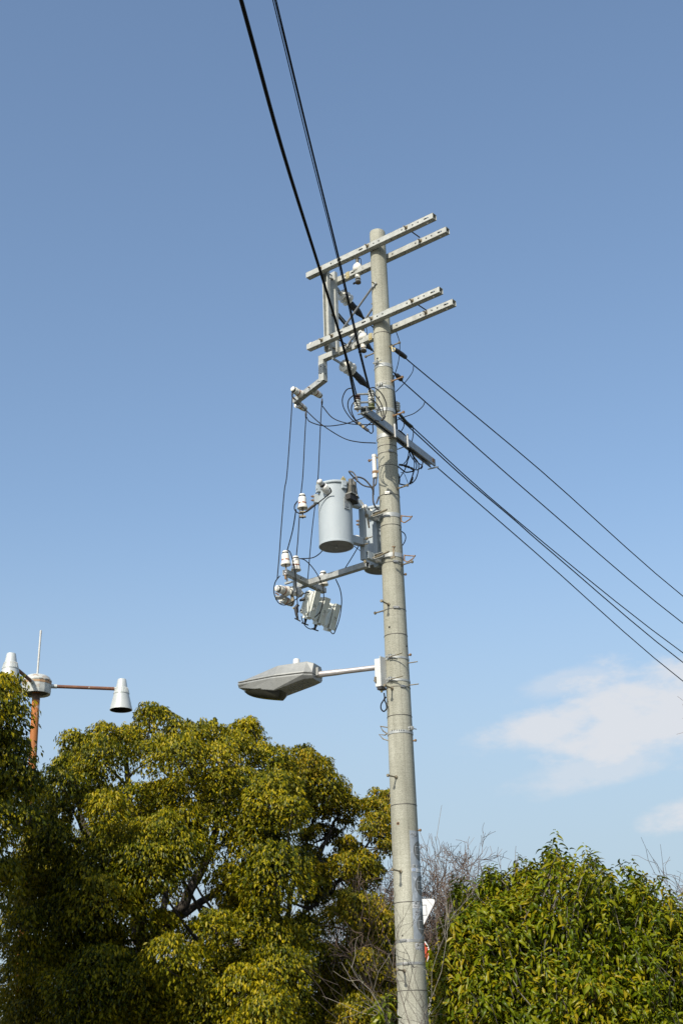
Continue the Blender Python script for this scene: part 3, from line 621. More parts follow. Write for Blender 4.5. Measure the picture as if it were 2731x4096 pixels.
# tension (dead-end) insulators
def tension(start, i0, i1, e0, e1, label, A, straps=False):
    P = [atA(*q, A) for q in (start, i0, i1, e0, e1)]; t = thing('tension_insulator', P[0], label, 'insulator', 'tension insulators')
    d = nrm(P[2] - P[1]); L = np.linalg.norm(P[2] - P[1]); pf = [(0.012, -0.02), (0.026, -0.02), (0.030, 0.01)]
    n = 3
    for i in range(n):
        h = L * (i + 0.12) / n; q = L / n
        pf += [(0.030, h), (0.080, h + 0.10 * q), (0.086, h + 0.20 * q), (0.080, h + 0.32 * q), (0.036, h + 0.5 * q), (0.034, h + 0.8 * q)]
    pf += [(0.030, L), (0.0, L)]
    MB().lathe(P[1], d, pf, 28).build('porcelain_sheds', PORC, t, 45)
    b = MB().tube([P[0], P[0] + (P[1] - P[0]) * 0.4], 0.010, 8)
    b.box((P[0] + P[1]) / 2, nrm(P[1] - P[0]), u, np.cross(nrm(P[1] - P[0]), u), np.linalg.norm(P[1] - P[0]) / 2, 0.006, 0.016)
    b.lathe(P[1] - d * 0.05, d, [(0, 0), (0.02, 0), (0.024, 0.02), (0.024, 0.05)], 12).build('clevis', GALV2, t, 35)
    d2 = nrm(P[4] - P[3]); L2 = np.linalg.norm(P[4] - P[3])
    b = MB().lathe(P[3] - d2 * 0.02, d2, [(0, 0), (0.032, 0.0), (0.042, 0.03), (0.040, L2 * 0.32), (0.045, L2 * 0.35), (0.044, L2 * 0.5), (0.047, L2 * 0.53), (0.038, L2 * 0.72), (0.018, L2 * 0.95), (0.016, L2), (0.02, L2 + 0.01), (0.0, L2 + 0.02)], 16)
    b.box(P[3] + d2 * L2 * 0.42 - w * 0.048, d2, u, w, 0.025, 0.012, 0.012).box(P[3] + d2 * L2 * 0.42 + w * 0.046, d2, u, w, 0.03, 0.012, 0.010)
    b.build('line_clamp_cover', RUBBER, t, 45)
    if straps:
        for s in (-0.022, 0.022):
            MB().box((P[0] + P[1]) / 2 + s * w, nrm(P[1] - P[0]), u, np.cross(nrm(P[1] - P[0]), u), np.linalg.norm(P[1] - P[0]) / 2, 0.012, 0.006).build('strap', RUBBER, t)
    return P[4]
EA = tension((10, 596, 700), (10, 665, 810), (10, 830, 960), (10, 835, 985), (10, 1085, 1270), 'upper white shedded tension insulator with black clamp cover, on the flat channel', -0.77)
EB = tension((10, 610, 1200), (10, 850, 1480), (10, 985, 1600), (10, 990, 1620), (10, 1240, 1850), 'tension insulator on dark straps, mostly hidden behind the lower front crossarm', -0.77, True)
EC = tension((2, 470, 298), (2, 565, 355), (2, 660, 415), (2, 660, 430), (2, 790, 562), 'white shedded tension insulator with black cover under the cranked arm', -0.77)
# insulators at the end of the cranked arm
for (x0, y0, x1, y1, bb, lab) in [(190, 625, 92, 560, 0.09, 'white bell insulator on the cranked arm tip, cap pointing out to open sky'),
                                  (150, 703, 250, 764, 0.19, 'white bell insulator under the cranked arm tip, facing the pole'),
                                  (288, 585, 398, 648, 0.19, 'white bell insulator on the cranked arm, farther from its tip')]:
    A, B = atB(2, x0, y0, bb), atB(2, x1, y1, bb); d = nrm(-v if bb < 0.14 else v); A = A + (B - A) * 0.05
    bell_insulator(A, nrm(d + 0.12 * w * (1 if bb < 0.14 else -1)), lab, 0.95, name='bell_insulator', group='insulators of the cranked arm')

# ------------------------------------------------------------------ low-voltage rack arm
ZR = 8.83
RA, RB = atZ(7, 325, 440, ZR), atZ(7, 1192, 1112, ZR); dr = nrm(RB - RA); sr = nrm(np.cross(dr, w))
rk = thing('rack_arm', RA, 'grey channel arm clamped aslant across the pole, spool insulators at one end', 'support arm')
LR = np.linalg.norm(RB - RA); c = (RA + RB) / 2
b = MB().box(c + sr * 0.036, dr, sr, w, LR / 2, 0.002, 0.045).box(c - sr * 0.036, dr, sr, w, LR / 2, 0.002, 0.045).box(c + w * 0.0432, dr, sr, w, LR / 2 - 0.001, 0.034, 0.0018)
for k in (-1, 1): b.box(c + sr * k * 0.026 - w * 0.0432, dr, sr, w, LR / 2 - 0.001, 0.008, 0.0018)
b.build('beam', RACKM, rk)
for f in (0.42, 0.60): MB().box(RA + dr * LR * f - w * 0.030, dr, sr, w, 0.05, 0.020, 0.006).build('stiffener', RACKM, rk)
MB().box(RA + dr * LR * 0.965 + sr * 0.0395 + w * 0.01, dr, sr, w, 0.03, 0.0012, 0.025).build('rust_patch', RUST, rk)
def holed_plate(P, ax, ay, n_, label, la, lb, nh):
    b = MB(); N = 24; out = [P + ax * la * math.cos(2 * math.pi * k / N) + ay * lb * math.sin(2 * math.pi * k / N) for k in range(N)]
    # plate as a ring of small quads round each hole
    hs = [(-0.62 + 1.24 * i / (nh - 1)) * la for i in range(nh)]
    edges = [-la] + [(hs[i] + hs[i + 1]) / 2 for i in range(nh - 1)] + [la]
    for i, hx in enumerate(hs):
        x0, x1 = edges[i], edges[i + 1]; M_ = 20; r = lb * 0.42
        I = []; O = []
        for k in range(M_):
            t_ = 2 * math.pi * k / M_; cx_, sy_ = math.cos(t_), math.sin(t_); I.append(P + ax * (hx + r * cx_) + ay * r * sy_)
            kk = 1e9
            if cx_ > 1e-6: kk = min(kk, (x1 - hx) / cx_)
            if cx_ < -1e-6: kk = min(kk, (x0 - hx) / cx_)
            lo, hi = r, min(kk, la * 2)
            for _ in range(18):
                md = (lo + hi) / 2; xx, yy = hx + md * cx_, md * sy_
                if (xx / la)**2 + (yy / lb)**2 < 1: lo = md
                else: hi = md
            O.append(P + ax * (hx + lo * cx_) + ay * lo * sy_)
        b.add(I + O, [(k, (k + 1) % M_, M_ + (k + 1) % M_, M_ + k) for k in range(M_)])
    return b.build('end_plate', GALV2, rk, solid=0.006)
holed_plate(RA - dr * 0.01 - 0.045 * w - sr * 0.0, sr, dr * 0.9 + 0.2 * w, w, '', 0.075, 0.030, 3)
holed_plate(RB + dr * 0.0 - 0.062 * w, sr, dr * 0.9 + 0.2 * w, w, '', 0.075, 0.030, 4)
holed_plate(RB + dr * 0.03 + 0.02 * w - sr * 0.03, w * 0.6 + dr * 0.8, sr, w, '', 0.03, 0.022, 2)
for (x, y0, y1) in ((712, 628, 775), (862, 752, 905)):
    Pt, Pb = atZ(7, x, (y0 + y1) / 2, ZR), None
    f = (Pt - RA) @ dr; c = RA + dr * f + sr * 0.048
    MB().box(c, dr, sr, w, 0.014, 0.006, 0.085).build('clamp_bar', PVC, rk)
    for z_ in (0.065, -0.06): MB().tube([c + w * z_ - sr * 0.005 + sr * 0.01, c + w * z_ + dr * 0.03 - sr * 0.16], 0.006, 8).build('clamp_bolt', ZINC, rk, 40)
# spool insulators
def spools(cx_, n, mats, label):
    t = thing('spool_insulator_stack', cx_, label, 'insulator', 'spool insulator stacks')
    for i in range(n):
        z = i * 0.058
        MB().lathe(cx_ + w * z, w, [(0.012, 0.0), (0.030, 0.0), (0.040, 0.006), (0.041, 0.018), (0.030, 0.024), (0.022, 0.030), (0.030, 0.036), (0.038, 0.041), (0.038, 0.050), (0.028, 0.056), (0.012, 0.056)], 22).build('spool', mats[i], t, 45)
    MB().tube([cx_ - 0.03 * w, cx_ + w * (n * 0.058 + 0.02)], 0.008, 8).build('spindle', ZINC, t, 40)
    return t
YS = RA[1] - 0.02
S1 = atY(7, 250, 432, YS); spools(S1, 3, [PORCG, PORCG, PORCBR], 'stack of pale spool insulators with a dark brown one on top'); 
for k in range(0, 1): pass
S2 = atY(7, 428, 425, YS + 0.06); spools(S2, 4, [PORCGREEN, PORCG, PORCG, PORCG], 'stack of pale spool insulators with a mossy green one at the bottom')
S3 = atY(7, 747, 455, 15.25); spools(S3, 2, [PORCG, PORCG], 'two pale spool insulators half hidden behind the pole')
b = MB().box((S1 + S2) / 2 + 0.085 * w, nrm(S2 - S1), w, np.cross(nrm(S2 - S1), w), np.linalg.norm(S2 - S1) / 2, 0.006, 0.016).box((S1 + S2) / 2 + 0.19 * w, nrm(S2 - S1), w, np.cross(nrm(S2 - S1), w), np.linalg.norm(S2 - S1) / 2, 0.006, 0.016)
for Q in (S1, S2): b.box((Q + RA) / 2 + 0.03 * w, nrm(RA - Q + 0.0 * w), w, np.cross(nrm(RA - Q), w), np.linalg.norm(RA - Q) / 2, 0.006, 0.016)
b.build('spool_bracket', GALV2, rk)
# ------------------------------------------------------------------ transformers on their hanger
ZB, HT = 7.345, 0.70
def transformer(a, b_, zb, label, full=True):
    c = W(a, b_, zb); t = thing('pole_transformer', c, label, 'transformer', 'cylindrical pole transformers')
    R = 0.192
    MB().lathe(c, w, [(R - 0.012, 0.006), (R - 0.004, 0.0), (R + 0.002, 0.002), (R + 0.002, 0.022), (R - 0.002, 0.026), (R - 0.002, HT), (R - 0.012, HT + 0.004)], 56).build('tank', TANK, t, 35)
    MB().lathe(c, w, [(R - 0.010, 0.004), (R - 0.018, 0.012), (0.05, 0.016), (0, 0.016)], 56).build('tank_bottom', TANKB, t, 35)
    MB().lathe(c, w, [(0, 0.016), (0.012, 0.016), (0.012, -0.014), (0, -0.014)], 10).build('drain_plug', GALV2, t, 35)
    MB().lathe(c, w, [(R - 0.01, HT - 0.002), (R + 0.016, HT + 0.0), (R + 0.018, HT + 0.012), (R + 0.012, HT + 0.026), (R * 0.8, HT + 0.04), (0, HT + 0.045)], 56).build('lid', TANK, t, 30)
    def P(phi, h, off=0.0): return c + np.array([math.sin(phi) * (R + off), -math.cos(phi) * (R + off), h])
    def rad(phi): return np.array([math.sin(phi), -math.cos(phi), 0.0])
    # lid clamps
    for phi in (R_(-62), R_(30), R_(150), R_(-150)):
        d = rad(phi); s = np.cross(w, d)
        MB().box(P(phi, HT - 0.03, 0.018), s, d, w, 0.026, 0.016, 0.045).lathe(P(phi, HT - 0.035, 0.034), d, [(0, 0), (0.014, 0), (0.014, 0.008), (0, 0.008)], 10).build('lid_clamp', TANK, t, 30)
        MB().box(P(phi, HT + 0.03, 0.008), s, d, w, 0.022, 0.016, 0.022).lathe(P(phi, HT + 0.05, 0.008), w, [(0, 0), (0.012, 0), (0.012, 0.02), (0, 0.02)], 6).build('clamp_bolt', BRASS, t, 30)
    # primary bushing pointing out to the front
    phi = R_(-26); d = nrm(rad(phi) + 0.55 * w - 0.2 * np.array([1, 0, 0])); B0 = P(phi, HT - 0.10, -0.02)
    MB().lathe(B0, d, [(0.044, 0.0), (0.046, 0.03), (0.046, 0.085), (0.040, 0.095), (0.028, 0.10), (0.028, 0.112), (0.031, 0.12)], 24).build('bushing', PORC, t, 45)
    MB().lathe(B0, d, [(0.029, 0.10), (0.032, 0.105), (0.032, 0.118), (0.026, 0.125)], 18).build('bushing_band', RUBBER, t, 45)
    MB().lathe(B0, d, [(0.027, 0.12), (0.027, 0.145), (0.031, 0.15), (0.033, 0.17), (0.026, 0.183), (0, 0.184)], 8).build('bushing_cap', PVC, t, 30)
    # side bushing towards the other side
    phi = R_(-100); d = rad(phi); B0 = P(phi, HT - 0.30, -0.02)
    if not full:
        MB().lathe(B0, d, [(0.040, 0.0), (0.042, 0.07), (0.052, 0.08), (0.053, 0.14), (0.046, 0.15), (0, 0.152)], 24).build('bushing', PORC, t, 45)
    # name plate
    phi = R_(42); d = rad(phi); s = np.cross(w, d)
    pl = MB().box(P(phi, HT - 0.24, 0.004), s, d, w, 0.042, 0.004, 0.068).build('name_plate', PLATE if full else PLATE2, t)
    for i in range(9):
        MB().box(P(phi, HT - 0.19 - 0.0125 * i, 0.0088), s, d, w, 0.030 - 0.004 * (i % 3), 0.0006, 0.0022 if i < 8 else 0.004).build('print_line', mat('grey_print', (0.16, 0.17, 0.17), rough=0.6) if i < 8 else INK, pl)
    # secondary terminals under moulded covers
    phi = R_(52)
    for k in range(2 if full else 1):
        ph_ = phi + k * R_(24); d = rad(ph_); Q = P(ph_, HT - 0.085, 0.035)
        MB().box(Q, np.cross(w, d), d, w, 0.036, 0.034, 0.055, 0.72).lathe(Q + w * 0.05, w, [(0.030, 0), (0.026, 0.03), (0.024, 0.085), (0.018, 0.09), (0, 0.09)], 14).build('terminal_cover', DRUB, t, 35)
        MB().box(Q - w * 0.045, np.cross(w, d), d, w, 0.046, 0.044, 0.006).build('cover_flange', mat('translucent_grey_flange', (0.2, 0.2, 0.18), (0.26, 0.26, 0.23), 0.5), t)
        MB().box(Q - w * 0.085 - d * 0.012, np.cross(w, d), d, w, 0.05, 0.04, 0.03).build('terminal_block', DARKIN, t)
    # lug with two bolts on the far left
    d = rad(R_(-75)); s = np.cross(w, d)
    MB().box(P(R_(-75), HT - 0.14, 0.02), s, d, w, 0.03, 0.03, 0.05).build('lug', TANK, t)
    for dz in (0.028, -0.018): MB().tube([P(R_(-75), HT - 0.14 + dz, 0.04), P(R_(-75), HT - 0.14 + dz, 0.085)], 0.008, 8).lathe(P(R_(-75), HT - 0.14 + dz, 0.06), d, [(0, 0), (0.014, 0), (0.014, 0.012), (0, 0.012)], 6).build('lug_bolt', RUST, t, 30)
    return t, c
T1, C1 = transformer(-0.275, -0.655, ZB + 0.0, 'pale grey cylindrical transformer hanging clear of the pole, lead shadow on its side')
T2, C2 = transformer(-0.385, 0.29, ZB + 0.02, 'pale grey cylindrical transformer partly hidden behind the pole and hanger', False)
HG = thing('transformer_hanger', W(-0.165, 0, 7.2), 'pale grey steel hanger frame clamped to the pole between the two transformers', 'hanger frame')
zt, zl = 7.845, 7.335
for z_, nm in ((zt, 'upper'), (zl, 'lower')):
    P0, P1 = W(-0.165, -0.255, z_), W(-0.165, 0.06, z_)
    channel(P0, P1, 0.085, 0.05, 0.006, -u, TANK, 'cross_channel', HG)
    # pinch plates and long band bolts along the pole flank
    for bb in (-0.172,):
        MB().tube([W(-0.19, bb, z_ - 0.03), W(0.085, bb, z_ - 0.005)], 0.011, 8).lathe(W(-0.075, bb, z_ - 0.02), u, [(0, 0), (0.019, 0), (0.019, 0.018), (0, 0.018)], 6).build('band_bolt', ZINC, HG, 30)
        Q = W(-0.06, bb + 0.005, z_ - 0.018)
        MB().box(Q + w * 0.026, u, v, w, 0.055, 0.022, 0.003).box(Q - w * 0.026, u, v, w, 0.055, 0.022, 0.003).box(Q - u * 0.055, u, v, w, 0.003, 0.022, 0.026).build('band_ear', GALV2, HG)
        MB().lathe(W(-0.115, bb + 0.03, z_ - 0.045), u, [(0, 0), (0.03, 0), (0.03, 0.05), (0, 0.05)], 16).build('rubber_pad', PVC, HG, 35)
for b_, z0, z1, m_ in ((-0.262, 7.28, 7.90, TANK), (-0.02, 7.26, 7.86, TANK)):
    MB().box(W(-0.20, b_, (z0 + z1) / 2), u, v, w, 0.032, 0.024, (z1 - z0) / 2).build('upright', m_, HG)
# box brackets reaching out to the near transformer
for z_ in (ZB + 0.60, ZB + 0.145):
    P0, P1 = W(-0.205, -0.29, z_), W(-0.262, -0.50, z_)
    d, s, q = frame(P1 - P0)
    MB().box((P0 + P1) / 2, d, s, q, np.linalg.norm(P1 - P0) / 2, 0.04, 0.042).build('transformer_bracket', TANK, HG)
    P0, P1 = W(-0.215, 0.01, z_ + 0.01), W(-0.30, 0.16, z_ + 0.01); d, s, q = frame(P1 - P0)
    MB().box((P0 + P1) / 2, d, s, q, np.linalg.norm(P1 - P0) / 2, 0.04, 0.042).build('transformer_bracket', TANK, HG)
for (x, y) in ((430, 1405), (350, 1540)):
    Q = atB(9, x, y, -0.30); MB().tube([Q - 0.03 * u, Q + 0.085 * u], 0.007, 8).lathe(Q, u, [(0, 0), (0.017, 0), (0.017, 0.02), (0, 0.02)], 6).build('hanger_bolt', ZINC, HG, 30)
q9 = lambda x, y: atB(9, x, y, -0.30)
MB().tube([q9(330, 668), q9(352, 668), q9(372, 700), q9(435, 900)], 0.006, 8).tube([q9(440, 925), q9(485, 1105)], 0.010, 8).lathe(q9(440, 930), -v, [(0.006, -0.012), (0.02, -0.012), (0.02, 0.012), (0.006, 0.012)], 14).build('turnbuckle', ZINC, HG, 40)
MB().tube([q9(455, 990), q9(490, 1180)], 0.009, 8).build('turnbuckle_end', RUST, HG, 40)

# ------------------------------------------------------------------ cutout arm, cutouts and their insulators
ZC = 7.2
ca = thing('cutout_bracket', W(-0.16, -0.29, ZC), 'galvanised square arm reaching from the hanger to the cutout switches', 'support arm')
CA1 = atZ(8, 560, 900, ZC); aE = (CA1 - POLE) @ u
square_tube(W(aE, -0.285, ZC), W(-0.13, -0.285, ZC), 0.032, [(0.16, 0.009, 0.009), (0.34, 0.009, 0.009)], [(0.5, 0.0085, 0.0085)]).build('beam', GALV2, ca, solid=0.0035)
MB().lathe(atZ(9, 472, 1900, ZC) - 0.05 * v, -v, [(0, 0), (0.02, 0), (0.02, 0.014), (0, 0.014)], 6).build('bolt', ZINC, ca, 30)
cb = thing('cutout_crossbar', W(aE, -0.3, ZC), 'short galvanised square bar across the cutout arm end, insulators on top', 'crossarm')
K0, K1 = atZ(8, 272, 640, ZC + 0.0), atZ(8, 1000, 985, ZC + 0.0)
dK = nrm(K1 - K0)
square_tube(K0, K1, 0.030, [(0.27, 0.015, 0.009)], [(0.1, 0.008, 0.008)], w).build('beam', GALV2, cb, solid=0.0035)
MB().box(atZ(8, 605, 890, ZC) - 0.045 * v, u, v, w, 0.05, 0.004, 0.038).box(atZ(8, 600, 890, ZC) - 0.05 * v, u, v, w, 0.014, 0.006, 0.016).build('joint_plate', GALV2, cb)
# sunlit bar inside painted as a white plate, its dark shape as an N
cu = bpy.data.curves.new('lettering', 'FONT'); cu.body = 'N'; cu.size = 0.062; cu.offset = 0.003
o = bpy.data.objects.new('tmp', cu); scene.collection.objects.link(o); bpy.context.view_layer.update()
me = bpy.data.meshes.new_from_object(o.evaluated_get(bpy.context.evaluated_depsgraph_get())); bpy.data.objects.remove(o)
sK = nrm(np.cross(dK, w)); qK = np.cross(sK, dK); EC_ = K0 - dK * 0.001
MB().box(EC_ + dK * 0.012, sK, qK, dK, 0.027, 0.027, 0.002).build('painted_lit_inside', SIGNW, cb)
MB().add([EC_ + dK * 0.0085 - sK * (p.co.x - 0.023) * -1 + qK * (p.co.y - 0.022) for p in me.vertices], [tuple(p.vertices) for p in me.polygons]).build('painted_dark_shape', INK, cb)
# pin insulators standing on the bar
def zpin(x, y, Y): return atY(8, x, y, Y)
def alongK(x, y):  # point over the bar
    d = ray(pix(8, x, y)); n_ = sK; t = ((K0 - _C) @ n_) / (d @ n_); return _C + d * t
bell_insulator(alongK(292, 512), nrm(w - 0.03 * u), 'white bell insulator with brown ring, standing on the outer end of the crossbar', 1.0, pin=0.07, group='bell insulators of the cutout crossbar')
bell_insulator(alongK(478, 610), nrm(w), 'white bell insulator with brown ring, standing mid-way on the crossbar', 1.0, pin=0.07, group='bell insulators of the cutout crossbar')
bell_insulator(alongK(985, 880), nrm(w), 'white bell insulator standing behind the cutout arm', 1.0, ring=False, pin=0.03, group='bell insulators of the cutout crossbar')
for (x0, y0, x1, y1) in ((285, 680, 285, 770),): MB().tube([alongK(x0, y0), alongK(x1, y1)], 0.011, 8).build('pin_end', RUST, cb, 40)
b = MB(); Q = [alongK(310, 690), alongK(318, 840)]
b.tube(Q, 0.012, 6).box(Q[1] + 0.02 * u, u, v, w, 0.05, 0.014, 0.010); b.build('clip', GALV2, cb, 30)
MB().tube([alongK(437, 620), alongK(437, 900)], 0.008, 6).box(alongK(455, 770), u, v, w, 0.024, 0.005, 0.155).build('hanger_strap', GALV2, cb, 30)
b = MB().box(alongK(900, 960), u, v, w, 0.02, 0.005, 0.06); b.build('hanger_strap', GALV2, cb)
# bracket that carries the sideways insulators
YB = K0[1] + 0.25
y8 = lambda x, y, Y=None: atY(8, x, y, YB if Y is None else Y)
sb = thing('insulator_bracket', y8(400, 980), 'bent steel bracket below the crossbar holding two sideways insulators', 'bracket')
MB().prism([y8(345, 910), y8(385, 900), y8(440, 1150), y8(420, 1190), y8(395, 1190)], (0.01, 0.05, 0.0)).build('plate', ZINC, sb)
MB().prism([y8(345, 905), y8(430, 895), y8(610, 1000), y8(560, 1080)], (0.01, 0.04, -0.005)).build('plate', GALV2, sb)
MB().tube([y8(100, 1110), y8(190, 1110), y8(330, 1030)], 0.026, 4).build('bar', GALV2, sb)
MB().tube([y8(100, 1020), y8(165, 1060)], 0.008, 8).build('bolt', RUST, sb, 40)
MB().tube([y8(440, 880), y8(460, 905), y8(480, 870)], 0.010, 8).build('strap', GALV2, sb, 40)
A, B = y8(330, 1000), y8(60, 900)
bell_insulator(A + (B - A) * 0.06, nrm(-v - 0.05 * w), 'white bell insulator with brown ring lying sideways beside the cutout switches', 1.05, name='bell_insulator', group='sideways bell insulators')
A, B = y8(225, 1130, YB + 0.06), y8(400, 1200, YB + 0.06)
bell_insulator(A, nrm(v * 0.8 + 0.1 * u - 0.15 * w), 'dull bell insulator lying sideways beneath the bracket bar', 0.95, name='bell_insulator', group='sideways bell insulators', m=PORCG)
bell_insulator(y8(520, 1000, YB + 0.1), nrm(-v - 0.3 * w), 'white bell insulator tucked behind the first cutout switch', 1.0, ring=False, name='bell_insulator', group='sideways bell insulators')
# cutout switches
tl = R_(20); ax = nrm(-math.cos(tl) * w - math.sin(tl) * u)      # long axis, pointing down
wu = nrm(np.cross(v, ax)); 
if wu @ u < 0: wu = -wu
CUT = [('first', 722, 1225, 'nearest its bracket insulators'), ('second', 905, 1335, 'between the other two'), ('third', 1098, 1452, 'at the pole end of the row')]
LAB = ['white porcelain cutout switch box at the insulator end of the row', 'white porcelain cutout switch box in the middle of the row', 'white porcelain cutout switch box at the pole end of the row']
zc0 = 6.93
for i, (nm, x, y, _d) in enumerate(CUT):
    c = alongK(x, y); t = thing('cutout_switch', c, LAB[i], 'switch', 'cutout switches')
    hl, hw, ht = 0.150, 0.070, 0.048
    def out(f, sc=1.0): # outline in (width, length)
        return [(-0.80 * hw * sc, -hl * sc), (0.55 * hw * sc, -1.02 * hl * sc), (hw * sc, -0.9 * hl * sc), (hw * sc, 0.62 * hl * sc), (0.62 * hw * sc, 0.98 * hl * sc), (-0.35 * hw * sc, 0.98 * hl * sc), (-hw * sc, 0.72 * hl * sc), (-hw * sc, -0.82 * hl * sc)]
    def layer(off, sc): return [c + wu * a + ax * b_ + v * off for a, b_ in out(0, sc)]
    L_ = [layer(-ht * 1.06, 0.80), layer(-ht * 0.92, 0.93), layer(-ht * 0.05, 1.0), layer(ht * 0.05, 1.0), layer(ht, 0.95)]
    b = MB(); n = 8
    for j in range(4):
        b.add(L_[j] + L_[j + 1], [(k, (k + 1) % n, n + (k + 1) % n, n + k) for k in range(n)])
    b.add(L_[0], [tuple(range(n))]); b.add(L_[-1], [tuple(range(n))[::-1]])
    b.build('porcelain_box', BOXM, t)
    # door on the arm side: a proud slab with a grooved joint, and feet
    dd = MB().box(c + wu * (hw + 0.014) + ax * 0.0, v, ax, wu, ht * 0.92, hl * 1.02, 0.012)
    dd.build('door', BOXM, t)
    MB().box(c + wu * (hw + 0.0), v, ax, wu, ht * 0.97, hl * 0.96, 0.003).build('door_gasket', DARKIN, t)
    for k in (-1, 0, 1):
        MB().box(c + wu * (hw * 0.55 - 0.045 * (k + 1) * 0.5) + ax * hl * 1.05, wu, v, ax, 0.012, ht * 0.7, 0.018).build('foot', BOXM, t)
    MB().box(c + wu * (hw + 0.028) + ax * hl * 0.35, v, ax, wu, ht * 0.35, hl * 0.10, 0.004).build('door_latch', PVC, t)
    for k in range(4): MB().box(c + wu * (hw + 0.0268) + ax * hl * (0.02 + 0.07 * k) + v * 0.008 * (1 if k % 2 else -1), v, ax, wu, 0.010 - 0.002 * k, 0.0035, 0.0008).build('printed_mark', INK, t)
    # cable entries on the broad side
    for (a_, b_, r_) in ((0.10 * hw, -0.80 * hl, 0.021), (-0.45 * hw, -0.30 * hl, 0.017), (-0.55 * hw, 0.66 * hl, 0.020)):
        Q = c + wu * a_ + ax * b_ - v * (ht * 1.05)
        MB().lathe(Q, -v, [(r_ * 1.5, 0), (r_ * 1.3, 0.008), (r_, 0.014), (r_ * 0.62, 0.014), (r_ * 0.55, 0.004), (0, 0.004)], 18).build('cable_entry', BOXM, t, 45)
        MB().lathe(Q - v * 0.002, -v, [(0, 0.006), (r_ * 0.5, 0.006), (r_ * 0.42, 0.02), (0, 0.022)], 12).build('cable_gland', RUBBER, t, 40)
    for (a_, b0_, b1_) in ((-0.1, -0.05, 0.4), (0.35, -0.5, -0.2)):
        MB().tube([c + wu * a_ * hw + ax * hl * b0_ - v * ht * 1.05, c + wu * (a_ - 0.3) * hw + ax * hl * b1_ - v * ht * 1.05], 0.006, 6).build('rib', BOXM, t, 50)
    # pull handle below
    H0, H1 = c + ax * hl * 1.0 - 0.0 * wu, c + ax * (hl + 0.085) + wu * 0.012
    if i < 2: MB().tube([H0, H0 * 0.5 + H1 * 0.5, H1], [0.022, 0.016, 0.010], 10).tube([H1 - v * 0.055, H1 + v * 0.055], 0.008, 8).build('pull_handle', RUBBER, t, 40)
hd = thing('hanging_pull_handle', y8(500, 1250), 'loose black pull handle hanging beside the first cutout switch', 'handle')
MB().tube([y8(520, 1240), y8(470, 1300), y8(490, 1420), y8(512, 1510)], [0.018, 0.022, 0.018, 0.012], 10).build('grip', RUBBER, hd, 50)
MB().tube([y8(455, 1490), y8(565, 1545)], 0.008, 8).build('crosspiece', RUBBER, hd, 50)
MB().lathe(y8(445, 1306), -v, [(0, 0), (0.010, 0), (0.010, 0.02), (0, 0.02)], 8).build('rivet', BRASS, hd, 40)
MB().tube([y8(640, 1130, YB - 0.06), y8(545, 1165, YB - 0.06)], [0.022, 0.012], 10).build('plug', RUBBER, hd, 50)
# bell insulator beside the near transformer
Q = atY(3, 358, 412, C1[1] + 0.1)
bi = bell_insulator(Q, w, 'white bell insulator with brown ring, held out beside the hanging transformer', 1.02, pin=0.12, group='bell insulator beside transformer')
MB().tube([Q - 0.025 * w, Q - 0.12 * w], 0.009, 8).build('lower_pin', RUST, bi, 40)
MB().box(Q - 0.045 * w, (1, 0, 0), (0, 1, 0), w, 0.034, 0.02, 0.006).box(Q - 0.10 * w, (1, 0, 0), (0, 1, 0), w, 0.036, 0.02, 0.007).box(Q - 0.075 * w - np.array([0.034, 0, 0]), (1, 0, 0), (0, 1, 0), w, 0.003, 0.02, 0.03).build('stirrup', ZINC, bi)
MB().tube([Q - 0.05 * w, atY(3, 395, 440, C1[1] + 0.1), atY(3, 480, 375, C1[1] + 0.06)], 0.010, 6).build('stand_off_bar', GALV2, bi, 40)

# ------------------------------------------------------------------ white conduit on the pole flank
b_c = -0.02
Pt, Pb = atB(7, 468, 1000, b_c), atB(7, 470, 1292, b_c)
cdt = thing('cable_conduit', Pb, 'short white plastic conduit strapped to the pole above the transformer', 'conduit')
c0 = Pb; hh = np.linalg.norm(Pt - Pb)
MB().lathe(c0, w, [(0.012, 0.0), (0.030, 0.0), (0.032, 0.012), (0.032, 0.05), (0.027, 0.055), (0.027, hh - 0.03), (0.030, hh - 0.028), (0.030, hh), (0.02, hh + 0.006), (0, hh + 0.006)], 20).build('pipe', PVC, cdt, 40)
MB().lathe(c0, w, [(0.0275, 0.055), (0.0335, 0.055), (0.0335, 0.085), (0.0275, 0.085)], 20).box(c0 + 0.04 * u + 0.07 * w, u, v, w, 0.03, 0.006, 0.014).build('pipe_strap', RUST, cdt, 40)

# ------------------------------------------------------------------ lines
def extend(P, Q, k): return Q + (Q - P) * k
def far_line(px_pts, A, r, label, start=None, k=4.0):
    P = [atA(*q, A) for q in px_pts]
    if start is not None: P = [start] + P
    e = P[-1] - P[-2]; e2 = e.copy(); e2[2] *= 0.55
    P.append(P[-1] + e2 * 1.2); P.append(P[-1] + np.array([e2[0], e2[1], 0.02]) * 1.6)
    return wire(P, r, label, 'power line', group='lines leaving towards the far side', k=5)
far_line([(1, 880, 1220), (2, 1190, 355), (0, 1240, 1080), (0, 1568, 1370)], -0.8, 0.0085, 'highest black power line leaving the pole over the clouds', EA)
far_line([(2, 1020, 430), (2, 1200, 600), (0, 1240, 1155), (0, 1568, 1432)], -0.8, 0.0085, 'second highest black power line leaving the pole over the clouds', EB)
far_line([(2, 1060, 800), (7, 940, 655), (0, 1180, 1190), (0, 1568, 1500)], -0.77, 0.0080, 'third black power line leaving the pole, upper of a close pair', EC)
far_line([(7, 760, 530), (0, 1060, 1092), (0, 1178, 1192), (0, 1270, 1272), (0, 1568, 1522)], -0.05, 0.0080, 'fourth black power line leaving the pole, lower of a close pair')
